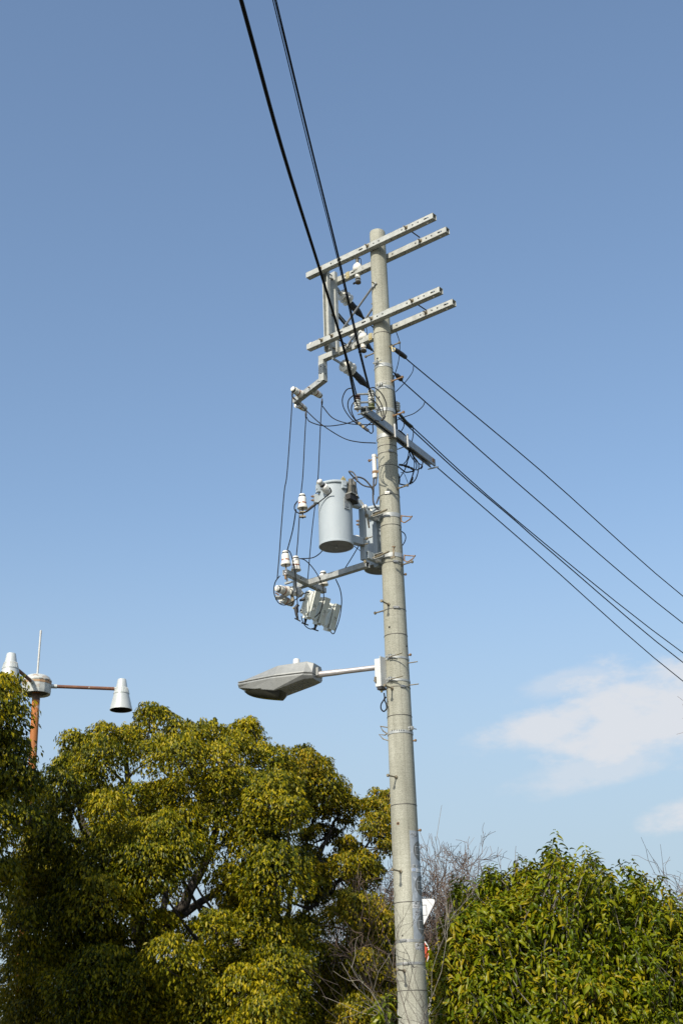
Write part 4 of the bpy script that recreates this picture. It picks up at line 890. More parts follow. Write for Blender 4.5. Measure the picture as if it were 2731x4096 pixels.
far_line([(7, 1235, 1150), (0, 1230, 1270), (0, 1568, 1565)], -0.02, 0.0072, 'lowest black power line, leaving from the rack arm end')
for (x0, y0, x1, y1, A, lab) in ((905, 1255, 985, 1315, -0.8, 'black sleeve on the highest power line beside the pole'), (1045, 450, 1085, 490, -0.8, 'black sleeve on the second power line beside the pole')):
    k = 1 if x0 == 905 else 2; P0, P1 = atA(k, x0, y0, A), atA(k, x1, y1, A); d = nrm(P1 - P0); L = np.linalg.norm(P1 - P0)
    tag(MB().lathe(P0, d, [(0, -0.03), (0.012, -0.03), (0.03, 0.0), (0.034, L * 0.6), (0.03, L), (0.012, L + 0.02), (0, L + 0.02)], 12).build('line_sleeve', RUBBER, None, 40, loc=P0), lab, 'line sleeve', 'line sleeves')
# dark covered stretch of the pair
P = [atA(7, x, y, -0.77) for x, y in ((775, 490), (860, 590), (945, 660))]; tag(MB().tube(catmull(P), [0.012] + [0.020] * 11 + [0.010], 8).build('line_cover', mat('green_black_cover', (0.014, 0.02, 0.016), (0.02, 0.028, 0.022), 0.5), None, 50, loc=P[0]), 'dark green-black cover over the pair of lines beside the pole', 'line cover')
# bundles running overhead towards the viewer
def near_line(end, pts, r, label, group):
    P = [end] + [atZ(0, x, y, 8.95 + 0.00 * i) for i, (x, y) in enumerate(pts)]
    P.append(extend(P[-2], P[-1], 2.5)); P.append(extend(P[-2], P[-1], 1.2)); return wire(P, r, label, 'cable', group=group, k=5)
zS1 = S1 + 0.10 * w
near_line(S1 + 0.09 * w - 0.03 * u, [(790, 808), (733, 620), (645, 340), (551.0, 0)], 0.0078, 'thick black cable of the heavier bundle running overhead, outer strand', 'heavier overhead bundle')
near_line(S1 + 0.15 * w, [(793, 808), (736, 620), (649.5, 340), (556.5, 0)], 0.0078, 'thick black cable of the heavier bundle running overhead, inner strand', 'heavier overhead bundle')
near_line(S1 + 0.03 * w, [(792.2, 812), (734.6, 620), (647.2, 340), (553.6, 0)], 0.0060, 'thinner black strand within the heavier bundle running overhead', 'heavier overhead bundle')
near_line(S2 + 0.20 * w - 0.02 * u, [(824, 808), (776, 600), (709.5, 340), (626.5, 0)], 0.0040, 'thin black wire of the lighter overhead bundle, strand set apart', 'lighter overhead bundle')
near_line(S2 + 0.15 * w, [(826, 808), (778.5, 600), (714, 340), (631.0, 0)], 0.0046, 'thin black wire of the lighter overhead bundle, middle strand', 'lighter overhead bundle')
near_line(S2 + 0.10 * w + 0.02 * u, [(828, 808), (780.5, 600), (716.0, 340), (634.2, 0)], 0.0046, 'thin black wire of the lighter overhead bundle, strand next to the pole', 'lighter overhead bundle')
# drop wires from the cranked arm to the cutouts
def path(k, pts, Y0, Y1):
    n = len(pts); return [atY(k, x, y, Y0 + (Y1 - Y0) * i / (n - 1)) for i, (x, y) in enumerate(pts)]
def dl(pts1, pts2, Y0, Ym, Y1): return path(2, pts1, Y0, Ym) + path(3, pts2, Ym, Y1)
wire(dl([(112, 600), (108, 680), (95, 900), (62, 1340)], [(195, 260), (165, 620), (150, 830), (132, 1040)], 15.85, 15.7, 15.35), 0.0062, 'outermost of three thin wires dropping from the cranked arm', 'wire', group='drop wires')
wire(dl([(238, 765), (232, 830), (222, 1000), (205, 1340)], [(345, 280), (328, 520), (316, 700), (303, 840)], 16.0, 15.8, 15.4), 0.0062, 'middle of three thin wires dropping from the cranked arm', 'wire', group='drop wires')
wire(dl([(378, 660), (372, 720), (362, 900), (342, 1340)], [(490, 170), (470, 380), (440, 640), (405, 1045)], 15.75, 15.6, 15.6), 0.0062, 'innermost drop wire, passing behind the hanging transformer', 'wire', group='drop wires')
for (x, y, Yc, lab) in ((110, 615, 15.84, 'small black wire clamp at the outward-pointing cranked-arm insulator'), (232, 800, 15.98, 'small black wire clamp below the under-tip cranked-arm insulator'), (376, 690, 15.73, 'small black wire clamp below the cranked-arm insulator away from the tip')):
    P0 = atY(2, x, y - 25, Yc); P1 = atY(2, x - 1, y + 30, Yc); tag(MB().tube([P0, (P0 + P1) / 2, P1], [0.008, 0.013, 0.008], 8).build('wire_clamp', RUBBER, None, 50, loc=P0), lab, 'wire clamp', 'wire clamps')
# jumpers across to the pole
J = 'jumper wires'
wire(path(2, [(112, 640), (240, 772), (370, 890), (560, 1010), (700, 1048), (858, 1058)], 15.85, 15.05), 0.0066, 'long black jumper sagging from cranked arm tip to the pole side', 'wire', group=J)
wire(path(2, [(235, 822), (270, 868), (400, 905), (560, 890), (680, 855), (775, 818)], 15.95, 14.7), 0.0066, 'black jumper rising from the under-tip insulator to the rack arm', 'wire', group=J)
wire(path(2, [(380, 728), (470, 832), (600, 880), (730, 892), (870, 892)], 15.75, 15.05), 0.0066, 'black jumper from the inner cranked-arm insulator to the pole', 'wire', group=J)
YL = YS
for pts, lab in (([(190, 160), (110, 188), (60, 300), (80, 420), (160, 540), (240, 612)], 'outer of three black cable loops beside the spool insulators'),
                 ([(196, 255), (140, 312), (130, 400), (170, 500), (245, 597)], 'middle of three black cable loops beside the spool insulators'),
                 ([(215, 330), (180, 380), (175, 450), (210, 540), (265, 604)], 'inner of three black cable loops beside the spool insulators'),
                 ([(372, 690), (420, 732), (445, 700), (440, 630), (462, 575), (520, 580)], 'short black cable tail looping below the rack arm'),
                 ([(395, 168), (460, 160), (540, 222), (600, 330), (612, 430), (590, 510), (552, 560)], 'wide black cable loop standing in front of the pole'),
                 ([(440, 230), (510, 300), (560, 400), (575, 510), (555, 560)], 'narrow black cable loop standing in front of the pole'),
                 ([(410, 300), (470, 340), (530, 430), (555, 520)], 'thin pale-edged wire loop inside the black loops before the pole'),
                 ([(340, 660), (400, 610), (450, 580), (470, 570)], 'black cable stub tied under the rack arm')):
    wire(path(7, pts, YL, YL + 0.05), 0.0064, lab, 'cable loop', group='loops by the spool insulators')
P = path(7, [(235, 585), (290, 625), (330, 660), (385, 700)], YL, YL)
sp = thing('cable_splice', P[0], 'black taped cable splice with two tan bands, below the spool insulators', 'cable splice')
MB().tube(catmull(P), 0.017, 10).build('sleeve', RUBBER, sp, 50)
for f0, f1 in ((3, 5), (9, 12)):
    Q = catmull(P); MB().tube(Q[f0:f1 + 1], 0.0185, 10).build('tape_band', TAPE, sp, 50)
P = path(7, [(548, 572), (575, 540), (595, 510)], YL, YL); tag(MB().tube(catmull(P), [0.008] + [0.014] * 11 + [0.006], 8).build('cable_splice', RUBBER, None, 50, loc=P[0]), 'small black cable splice where the loops meet before the pole', 'cable splice')
# right flank of the pole
YRt = 15.12
for pts, r, lab in (([(690, 0), (705, 200), (722, 400), (735, 600), (740, 690)], 0.013, 'thick dark cable running down the shaded flank of the pole'),
                    ([(1092, 340), (1060, 400), (960, 480), (840, 525), (745, 565)], 0.0055, 'thin jumper curving from the second power line to the pole'),
                    ([(830, 590), (830, 640), (800, 700), (775, 720)], 0.0055, 'small black tail looping beside the rack arm clamp'),
                    ([(942, 655), (948, 740), (928, 845)], 0.0055, 'black tail dropping from the line pair to the rack arm'),
                    ([(760, 690), (830, 745), (900, 830)], 0.010, 'short thick black cable behind the rack arm clamp bars')):
    wire(path(7, pts, YRt, YRt + 0.1), r, lab, 'cable', group='cables on the shaded flank')
wire(path(2, [(1195, 362), (1185, 420), (1130, 500), (1035, 600)], 16.2, 15.1), 0.0052, 'thin jumper curving from the highest power line to the pole', 'wire', group='cables on the shaded flank')
wire(path(2, [(1040, 62), (1068, 150), (1070, 240), (1055, 350), (1015, 480)], 15.1, 15.1), 0.0052, 'thin black wire bowing down from the lower crossarm along the pole', 'wire', group='cables on the shaded flank')
YT = 15.3
TG = [([(870, 905), (890, 970), (870, 1060), (825, 1118)], 0.006), ([(885, 930), (925, 1030), (985, 1110), (980, 1180), (940, 1200)], 0.0066), ([(900, 940), (960, 1030), (1012, 1110), (1010, 1200), (980, 1300), (930, 1360)], 0.0066),
      ([(930, 965), (1030, 1030), (1065, 1095), (1040, 1165), (985, 1195)], 0.0066), ([(880, 920), (905, 1000), (870, 1090), (840, 1160)], 0.005), ([(915, 950), (955, 1060), (960, 1150), (950, 1225)], 0.005),
      ([(755, 1145), (810, 1190), (860, 1220), (960, 1205)], 0.008), ([(770, 1365), (840, 1380), (890, 1372), (925, 1300), (952, 1215)], 0.0075), ([(775, 1295), (850, 1170), (890, 1020)], 0.006),
      ([(758, 1240), (775, 1300), (770, 1370)], 0.009), ([(790, 1220), (830, 1235), (860, 1300), (882, 1360)], 0.0035), ([(905, 945), (985, 1080), (1060, 1140), (1045, 1180)], 0.006)]
TL = ['dangling to the upper sleeve', 'with a tight end curl', 'swinging widest to the lower splice', 'bulging towards the arm end', 'thin and straight', 'slim and inner', 'sagging from the pole', 'running along the pole step', 'slanting across the others', 'hugging the pole', 'hair-thin and wavering', 'close under the beam']
for (pts, r), lb in zip(TG, TL): wire(path(7, pts, YT - 0.05, YT + 0.05), r, 'black cable in the tangle under the rack arm, ' + lb, 'cable', group='cable tangle under the rack arm')
for pts, lab in (([(765, 1125), (820, 1132), (890, 1155), (965, 1190)], 'long black taped splice across the cable tangle'), ([(905, 1370), (925, 1325), (940, 1280)], 'short black taped splice at the foot of the cable tangle')):
    P = path(7, pts, YT, YT); Q = catmull(P, 5); rr = [0.008 if i in (0, len(Q) - 1) else 0.014 + 0.004 * math.sin(i * 2.1) for i in range(len(Q))]
    tag(MB().tube(Q, rr, 8).build('cable_splice', RUBBER, None, 50, loc=P[0]), lab, 'cable splice', 'splices in the tangle')
wire(path(9, [(1150, 1255), (1210, 1300), (1238, 1380), (1215, 1470), (1168, 1545)], 15.12, 15.12), 0.006, 'small black cable loop bowing out from the shaded pole flank', 'cable', group='cables on the shaded flank')
# transformer leads
YA = C1[1] - 0.05
for pts, Y0, Y1, r, m_, lab in (
    ([(315, 345), (288, 385), (292, 430), (340, 458), (400, 435), (500, 360), (575, 300), (615, 262), (600, 225)], YA + 0.1, YA - 0.22, 0.0066, BLACK, 'black lead from the side bell insulator to the transformer bushing'),
    ([(300, 420), (282, 540), (262, 640), (222, 785)], YA + 0.15, 15.05, 0.0066, BLACK, 'black wire dropping from the side bell insulator to the crossbar'),
    ([(222, 785), (250, 810), (280, 920), (298, 1050), (308, 1200), (320, 1345)], 15.02, 15.15, 0.006, BLACK, 'black wire hanging from the outer-end insulator to the loose handle'),
    ([(545, 780), (500, 825), (440, 855), (330, 862)], 15.0, 15.25, 0.006, BLACK, 'black wire from under the hanging transformer to the middle insulator'),
    ([(345, 862), (385, 878), (455, 950), (515, 1050), (545, 1150), (545, 1240), (520, 1330), (468, 1388)], 15.25, 15.2, 0.006, BLACK, 'black wire bowing in front of the cutout arm to a cutout switch'),
    ([(655, 1045), (695, 1140), (708, 1250), (690, 1390), (650, 1510), (632, 1535), (612, 1520)], 15.4, 15.55, 0.006, BLACK, 'long black wire bowing beyond the pole-end cutout switch'),
    ([(155, 1015), (115, 1070), (102, 1140), (112, 1200), (150, 1262), (215, 1275), (300, 1225), (380, 1170), (420, 1165)], 15.05, 15.15, 0.006, BLACK, 'black wire looping under the sideways insulator to the first cutout'),
    ([(348, 1375), (362, 1430), (395, 1475), (440, 1492), (490, 1462)], 15.2, 15.3, 0.006, BLACK, 'black wire looping below the cutout switches'),
    ([(868, 735), (800, 850), (732, 958)], 14.95, 15.3, 0.006, BLACK, 'straight black wire from hanger bracket down to the cutout arm'),
    ([(820, 750), (870, 788), (908, 828)], 14.85, 15.0, 0.004, BLACK, 'short thin wire between the hanging transformer and the hanger'),
    ([(390, 440), (430, 400), (490, 360)], YA + 0.15, YA + 0.05, 0.010, GREYC, 'dark grey stand-off lead beside the hanging transformer'),
    ([(540, 1000), (575, 1000), (600, 1015)], 15.5, 15.5, 0.008, BLACK, 'short black tie wire on the insulator behind the arm')):
    wire(path(3, pts, Y0, Y1), r, lab, 'wire', m_, group='transformer and cutout leads')
YG = 14.75
for pts, Y0, Y1, lab in (([(245, 1335), (238, 1290), (195, 1225), (145, 1208), (170, 1250), (260, 1340), (330, 1388), (420, 1405), (475, 1375), (486, 1300)], YG - 0.1, 14.9, 'grey cable looping from the transformer terminals up to the conduit'),
                         ([(205, 1345), (192, 1300), (250, 1280), (330, 1305), (400, 1375), (440, 1440), (450, 1500)], YG, 14.95, 'grey cable arching from the transformer terminals to the hanger'),
                         ([(452, 1300), (450, 1380), (448, 1505)], 14.9, 14.95, 'grey cable hanging straight down from the conduit')):
    wire(path(7, pts, Y0, Y1), 0.0095, lab, 'cable', GREYC, group='grey cables at the conduit')
wire(path(9, [(575, 320), (570, 480), (575, 640), (610, 740), (690, 830)], 14.95, 15.05), 0.010, 'grey cable curving from the conduit behind the pole', 'cable', GREYC, group='grey cables at the conduit')
wire(path(9, [(635, 690), (670, 600), (690, 540)], 14.93, 14.9), 0.009, 'short grey cable bending on to the pole above the hanger', 'cable', GREYC, group='grey cables at the conduit')

# ------------------------------------------------------------------ street light
slt = thing('street_light', W(-0.2, -0.05, 5.9), 'grey cobra-head street light on a short tube arm bolted to the pole', 'street light')
th = R_(180 - 24); ld = np.array([math.cos(th), math.sin(th), 0.0])      # out along the lamp
LP = atY(4, 1112, 222, 14.93); 
lt = nrm(ld + 0.035 * w); ls = nrm(np.cross(w, lt)); lu = np.cross(lt, ls)
if ls[1] > 0: ls = -ls
AL = 0.76
MB().lathe(LP + 0.03 * w * 0, lt, [(0, -0.02), (0.030, -0.02), (0.030, AL * 0.5), (0.034, AL * 0.62), (0.036, AL + 0.09), (0, AL + 0.09)], 20).build('arm_tube', ALUT, slt, 40)
bx_c = atY(4, 1138, 265, 14.93)
bxx = np.array([1.0, 0.0, 0.0])
MB().box(bx_c, nrm(np.array([0.78, -0.3, 0])), nrm(np.array([0.3, 0.78, 0])), w, 0.035, 0.045, 0.155).build('junction_box', LBOX, slt)
pc = atY(4, 1176, 255, 14.93)
MB().box(pc, nrm(np.array([0.78, -0.62, 0])), v, w, 0.004, 0.075, 0.165).build('back_plate', LBOX, slt)
MB().box(bx_c - 0.175 * w + 0.02 * u, u, v, w, 0.03, 0.04, 0.015, 1.0).build('box_base', DARKIN, slt)
MB().tube([bx_c - 0.17 * w + 0.02 * u, bx_c - 0.215 * w + 0.02 * u], 0.013, 10).build('cable_gland', BRASS, slt, 40)
q4 = lambda x, y: atY(4, x, y, 14.9)
sub_wire([q4(1172, 410), q4(1175, 450), q4(1152, 490), q4(1150, 525), q4(1170, 545), q4(1190, 525), q4(1188, 490), q4(1176, 460), q4(1186, 438)], 0.008, 'cable_loop', slt)
MB().tube([q4(1095, 318), q4(1130, 314)], 0.006, 6).box(q4(1112, 312), u, v, w, 0.008, 0.02, 0.03).build('latch', ZINC, slt, 30)
H0 = LP + lt * (AL - 0.035) - 0.012 * w
def LQ(x, y, z): return H0 + lt * (x * 1.10 - 0.02) + ls * y * 1.12 + lu * z * 1.22      # ls towards the viewer
def loft(sections, m, name, closed=True):
    b = MB(); n = len(sections[0]); 
    for i in range(len(sections) - 1): b.add([LQ(*p) for p in sections[i]] + [LQ(*p) for p in sections[i + 1]], [(k, (k + 1) % n, n + (k + 1) % n, n + k) for k in range(n)])
    b.add([LQ(*p) for p in sections[0]], [tuple(range(n))[::-1]]); b.add([LQ(*p) for p in sections[-1]], [tuple(range(n))])
    o = b.build(name, m, slt); md = o.modifiers.new('soft_edges', 'BEVEL'); md.width = 0.007; md.segments = 2; md.limit_method = 'ANGLE'; md.angle_limit = R_(25); return o
def sec(x, hw, hwt, z0, z1): return [(x, -hw, z0), (x, hw, z0), (x, hw, z0 + 0.012), (x, hwt, z1), (x, -hwt, z1), (x, -hw, z0 + 0.012)]
loft([sec(0.0, 0.12, 0.085, 0.0, 0.10), sec(0.07, 0.165, 0.105, 0.0, 0.118), sec(0.40, 0.168, 0.095, 0.0, 0.115), sec(0.70, 0.12, 0.05, 0.0, 0.055), sec(0.86, 0.085, 0.035, 0.0, 0.020)], ALU, 'upper_housing')
def sec2(x, hw, hwb, z0, z1): return [(x, -hw, z1), (x, hw, z1), (x, hw, z1 - 0.014), (x, hwb, z0), (x, -hwb, z0), (x, -hw, z1 - 0.014)]
loft([sec2(0.0, 0.115, 0.09, -0.045, -0.006), sec2(0.09, 0.165, 0.13, -0.055, -0.006), sec2(0.42, 0.168, 0.135, -0.125, -0.006), sec2(0.70, 0.12, 0.095, -0.075, -0.006), sec2(0.86, 0.085, 0.06, -0.045, -0.006)], ALU, 'lower_housing')
MB().box(LQ(0.42, 0, -0.003), lt, ls, lu, 0.40, 0.10, 0.006).build('gasket', DARKIN, slt)
# dark reflector tray, ribbed rear underside and bulging bowl
def bowl(x0, x1, hw, z0, dep):
    b = MB(); nx, ny = 18, 14; V = []
    for i in range(nx + 1):
        for j in range(ny + 1):
            s = i / nx; t_ = j / ny * 2 - 1; x = x0 + (x1 - x0) * s
            wd = hw * (0.55 + 0.45 * math.sin(math.pi * min(1, 1.15 * (1 - s) + 0.0)) if s > 0.5 else 1.0)
            prof_ = (min(1.0, s / 0.10) ** 0.5) * (max(0.0, 1 - s) ** 0.55) * 1.05
            V.append(LQ(x, wd * t_, z0 - dep * prof_ * (1 - abs(t_)**3.5)))
    Fc = [(i * (ny + 1) + j, (i + 1) * (ny + 1) + j, (i + 1) * (ny + 1) + j + 1, i * (ny + 1) + j + 1) for i in range(nx) for j in range(ny)]
    return b.add(V, Fc).build('lens_bowl', LENS, slt, 50)
bowl(0.36, 0.80, 0.118, -0.085, 0.105)
for k in range(7): MB().box(LQ(0.10 + k * 0.035, 0, -0.052 - 0.0074 * (k + 1)), lt, ls, lu, 0.007, 0.085, 0.0035).build('underside_rib', ALU, slt)
Q = LQ(0.235, 0.0, 0.11); MB().lathe(Q, w, [(0.038, 0.0), (0.040, 0.02), (0.037, 0.075), (0.034, 0.085), (0, 0.086)], 22).build('photocell', PVC, slt, 40)
MB().box(LQ(-0.01, 0.0, 0.03), lt, ls, lu, 0.02, 0.05, 0.045).build('arm_socket', ALU, slt)

# ------------------------------------------------------------------ old three-armed park lamp
YP = 29.0
hub = atY(5, 388, 620, YP); pl_ = np.array([hub[0], hub[1], 0.0])
lp = thing('park_lamp_post', pl_, 'old park lamp on a rust-orange post with cone shades on brown arms', 'lamp post')
zh = hub[2]
MB().lathe(pl_, w, [(0.10, 0), (0.085, 0.4), (0.082, zh - 0.1), (0, zh - 0.1)], 24).build('post', RPOLE, lp, 40)
MB().lathe(pl_ + w * (zh - 0.35), w, [(0.0835, 0), (0.0835, 0.14), (0, 0.14)], 24).build('post_collar', mat('dark_brown_paint', (0.09, 0.055, 0.04), (0.15, 0.09, 0.06), 0.6, 0, 8), lp, 40)
hc = pl_ + w * (zh - 0.22)
MB().lathe(hc, w, [(0.24, 0.035), (0.27, 0.0), (0.292, 0.0), (0.305, 0.07), (0.305, 0.255), (0.300, 0.262), (0.313, 0.264), (0.315, 0.285), (0.26, 0.365), (0.20, 0.40), (0.14, 0.412), (0, 0.415)], 16).build('hub', HUBM, lp, 22)
MB().lathe(hc, w, [(0.306, 0.20), (0.309, 0.202), (0.309, 0.25), (0.306, 0.252)], 16).build('hub_rust_band', mat('hub_rust', (0.34, 0.19, 0.09), (0.42, 0.30, 0.17), 0.7, 0, 6), lp, 22)
MB().lathe(hc, w, [(0, 0.034), (0.25, 0.034)], 24).build('hub_underside', DARKIN, lp)
rod_t = atY(5, 429, 78, YP); MB().tube([pl_ + w * (zh + 0.18), np.array([rod_t[0], YP, rod_t[2]])], 0.022, 10).lathe(np.array([rod_t[0], YP, rod_t[2] - 0.02]), w, [(0, 0), (0.024, 0), (0.024, 0.06), (0.014, 0.07), (0, 0.07)], 10).build('rod', ROD, lp, 40)
for ang, L, lab in ((R_(15), 1.74, 'a'), (R_(263.5), 1.58, 'b'), (R_(137), 1.65, 'c')):
    d = np.array([math.cos(ang), math.sin(ang), 0.0]); z_ = zh - 0.03
    A0, A1 = pl_ + d * 0.28 + w * z_, pl_ + d * (L - 0.10) + w * z_
    arm = MB().tube([A0, A1], 0.038, 12).build('arm', RARM, lp, 40)
    MB().tube([A0, A0 + d * 0.14], 0.045, 12).tube([A1 - d * 0.02, A1 + d * 0.16], 0.042, 8).build('arm_socket', HUBM, lp, 40)
    S = pl_ + d * (L + 0.04) + w * (z_ - 0.46)
    sh = MB().lathe(S, w, [(0.221, 0.000), (0.240, 0.000), (0.240, 0.010), (0.164, 0.336), (0.164, 0.344), (0.171, 0.349), (0.171, 0.364), (0.162, 0.365), (0.127, 0.490), (0.121, 0.494), (0.092, 0.664), (0.084, 0.676), (0.000, 0.679)], 36).build('lamp_shade', SHADE, lp, 32)
    MB().lathe(S, w, [(0.233, 0.004), (0.16, 0.29), (0, 0.30)], 36).build('shade_inside', DARKIN, sh, 40)
    b = MB()
    for k in range(26):
        a = 2 * math.pi * k / 26; dd = np.array([math.cos(a), math.sin(a), 0]); s_ = np.cross(w, dd)
        tilt = nrm(w - dd * 0.27); b.box(S + dd * 0.147 + w * 0.425, s_, np.cross(tilt, s_), tilt, 0.005, 0.004, 0.057)
    b.build('vent_fins', HUBM, sh)

# ------------------------------------------------------------------ road signs behind the pole
YQ = 16.6
sp0 = atY(11, 330, 1500, YQ); sx = sp0[0] - 0.02; base = np.array([sx, YQ, 0.0])
sg = thing('road_sign', base, 'post of road signs half hidden behind the pole, white triangle above red disc', 'road sign')
MB().tube([base, base + w * (atY(11, 300, 850, YQ)[2] + 0.05)], 0.038, 14).build('post', GALV2, sg, 40)
tr, trb = atY(11, 470, 880, YQ - 0.05), atY(11, 352, 1185, YQ - 0.05)
hw_ = tr[0] - sx; zt_, zb_ = tr[2], trb[2]
def rounded(pts, r, n=5):
    out = []
    m = len(pts)
    for i in range(m):
        p0, p1, p2 = (np.asarray(pts[(i + k) % m], float) for k in (-1, 0, 1))
        a, b_ = nrm(p0 - p1), nrm(p2 - p1); q0, q2 = p1 + a * r, p1 + b_ * r
        for k in range(n + 1):
            t_ = k / n; out.append((1 - t_)**2 * q0 + 2 * t_ * (1 - t_) * p1 + t_ * t_ * q2)
    return out
tri = rounded([(sx - hw_ - 0.02, zt_ + 0.01), (sx + hw_ + 0.02, zt_ + 0.01), (sx, zb_ - 0.06)], 0.07)
trp = MB().prism([(x, YQ - 0.05, z) for x, z in tri], (0, 0.004, 0)).build('triangle_plate', SIGNW, sg)
b = MB(); xa, za = sx + hw_ - 0.105, zt_ - 0.055
b.wbox(xa - 0.10, xa + 0.004, YQ - 0.053, YQ - 0.0505, za - 0.004, za).wbox(xa, xa + 0.004, YQ - 0.053, YQ - 0.0505, za - 0.115, za - 0.004).wbox(xa - 0.10, xa, YQ - 0.053, YQ - 0.0505, za - 0.115, za - 0.111).wbox(xa - 0.055, xa - 0.050, YQ - 0.053, YQ - 0.0505, za - 0.24, za - 0.20)
b.build('sign_marks', mat('grey_sign_ink', (0.10, 0.10, 0.10), rough=0.6), trp)
def round_sign(zc, R, face, rim, name, yo=0.05, xo=0.0):
    c = np.array([sx + xo, YQ - yo, zc])
    o = MB().lathe(c, (0, -1, 0), [(0, -0.003), (R, -0.003), (R, 0.002), (0, 0.002)], 40).build(name, rim, sg, 30)
    if face is not None: MB().lathe(c, (0, -1, 0), [(0, 0.0028), (R * 0.93, 0.0028), (R * 0.93, 0.0034), (0, 0.0034)], 40).build('sign_face', face, o, 30)
    return o
rx = atY(11, 406, 1505, YQ - 0.05); round_sign(rx[2], 0.185, SIGNR, SIGNW, 'round_plate', xo=rx[0] - sx - 0.185)
rx = atY(11, 410, 1890, YQ - 0.05); round_sign(rx[2], 0.15, None, SIGNW, 'round_plate', xo=rx[0] - sx - 0.15)
rx = atY(11, 508, 2210, YQ - 0.05); round_sign(rx[2], 0.225, None, LBOX, 'round_plate', yo=0.09, xo=rx[0] - sx - 0.225)
# ------------------------------------------------------------------ vegetation
rng = np.random.default_rng(7)
def mesh_np(name, V, F3, material, parent, base):
    me = bpy.data.meshes.new(name); n, k = len(V), len(F3); w3 = F3.shape[1]
    me.vertices.add(n); me.vertices.foreach_set('co', (V - base).astype(np.float32).ravel())
    me.loops.add(k * w3); me.loops.foreach_set('vertex_index', F3.astype(np.int32).ravel())
    me.polygons.add(k); me.polygons.foreach_set('loop_start', np.arange(0, k * w3, w3, dtype=np.int32)); me.polygons.foreach_set('loop_total', np.full(k, w3, dtype=np.int32))
    me.update(calc_edges=True); me.materials.append(material)
    o = bpy.data.objects.new(name, me); scene.collection.objects.link(o)
    if parent is not None: o.parent = parent
    else: o.location = base
    LOC[o.name] = base; return o
def unit(a): return a / (np.linalg.norm(a, axis=1, keepdims=True) + 1e-9)
def kite_leaves(C, D, N, L, Wd):
    S = unit(np.cross(D, N)); N = np.cross(S, D); L = L[:, None]; Wd = Wd[:, None]
    V = np.stack([C, C + D * L * 0.42 + S * Wd * 0.5 + N * Wd * 0.16, C + D * L - N * L * 0.12, C + D * L * 0.42 - S * Wd * 0.5 + N * Wd * 0.16], 1).reshape(-1, 3)
    i = np.arange(len(C))[:, None] * 4; F = np.concatenate([i + [0, 1, 2], i + [0, 2, 3]], 1).reshape(-1, 3); return V, F
def puff_leaves(cs, rs, per, L0, W0, squash=0.85, droop=1.0):
    CC, DD, NN, LL = [], [], [], []
    for c, r in zip(cs, rs):
        n = int(per * (r / 0.42)**2 * rng.uniform(0.8, 1.15)); d = unit(rng.normal(size=(n, 3)) + [0, -0.1, 0.62])
        # hanging skirts: lumpy shell with a soft inside
        lump = 1 + 0.16 * np.sin(d @ rng.normal(size=3) * 5 + rng.uniform(0, 6)) + 0.10 * np.sin(d @ rng.normal(size=3) * 9)
        rad = r * lump * (1 - 0.42 * rng.random(n)**2.2)
        p = c + d * rad[:, None] * [1, 1, squash]
        dirn = unit(np.stack([d[:, 0] * 0.6, d[:, 1] * 0.6, np.full(n, -0.95 * droop)], 1) + rng.normal(size=(n, 3)) * 0.38)
        nn = unit(d + [0, 0, 0.25] + rng.normal(size=(n, 3)) * 0.45)
        CC.append(p); DD.append(dirn); NN.append(nn); LL.append(L0 * rng.uniform(0.55, 1.3, n))
    C, D, N, L = map(np.concatenate, (CC, DD, NN, LL)); return kite_leaves(C, D, N, L, L * (W0 / L0) * rng.uniform(0.85, 1.15, len(L)))
def poly_dist(P, poly):
    poly = np.asarray(poly, float); A = poly; B = np.roll(poly, -1, 0); inside = np.zeros(len(P), bool); dm = np.full(len(P), 1e9)
    for a, b in zip(A, B):
        cond = (a[1] > P[:, 1]) != (b[1] > P[:, 1]); xs = (b[0] - a[0]) * (P[:, 1] - a[1]) / (b[1] - a[1] + 1e-9) + a[0]; inside ^= cond & (P[:, 0] < xs)
        t = np.clip(((P - a) @ (b - a)) / ((b - a) @ (b - a)), 0, 1); dm = np.minimum(dm, np.linalg.norm(P - (a + t[:, None] * (b - a)), axis=1))
    return inside, dm
def crown_puffs(poly, holes, Y0, depth, spacing, r_m, layers=((-1, 1.0), (1, 1.5)), jitter=0.5):
    """outline given where the crown is seen against the sky; puffs fill the volume behind it, front and back"""
    poly = np.asarray(poly, float); lo, hi = poly.min(0), poly.max(0); out, rad = [], []
    mpp = Y0 * 1.7417 / FPX
    for side, mul in layers:
        sp_ = spacing * mul; got = []
        cand = rng.uniform(lo, hi, size=(int(9 * (hi - lo).prod() / sp_**2), 2)); ins, dm = poly_dist(cand, poly); cand, dm = cand[ins], dm[ins]
        rr = r_m * rng.uniform(0.62, 1.12, len(cand)) * np.clip(dm * mpp / (1.6 * r_m) + 0.35, 0.5, 1.1)
        ok = dm * mpp > rr * 0.80; cand, dm, rr = cand[ok], dm[ok], rr[ok]
        for p, d, r in zip(cand, dm, rr):
            if any((p[0] - hx)**2 + (p[1] - hy)**2 < (hr + r / mpp * 0.55)**2 for hx, hy, hr in holes): continue
            if got and (np.linalg.norm(np.asarray(got) - p, axis=1) < sp_ * (0.8 if d < spacing * 1.6 else 1.0)).any(): continue
            got.append(p); k = 1 - min(d * mpp / depth, 1.0); dep = depth * math.sqrt(max(0, 1 - k * k))
            y = Y0 + side * dep * rng.uniform(0.75, 1.05) * (1.0 if side < 0 else 0.8) + rng.normal() * jitter
            out.append(atY(0, p[0], p[1], y)); rad.append(r * (1 + 0.1 * (mul - 1)))
    return np.array(out), np.array(rad)
def limb(pts, r0, r1, k=5, n=7, jit=0.018):
    P = catmull(pts, k); P = [p + rng.normal(size=3) * jit * (0 if i in (0, len(P) - 1) else 1) for i, p in enumerate(P)]
    return P, list(np.linspace(r0, r1, len(P)))
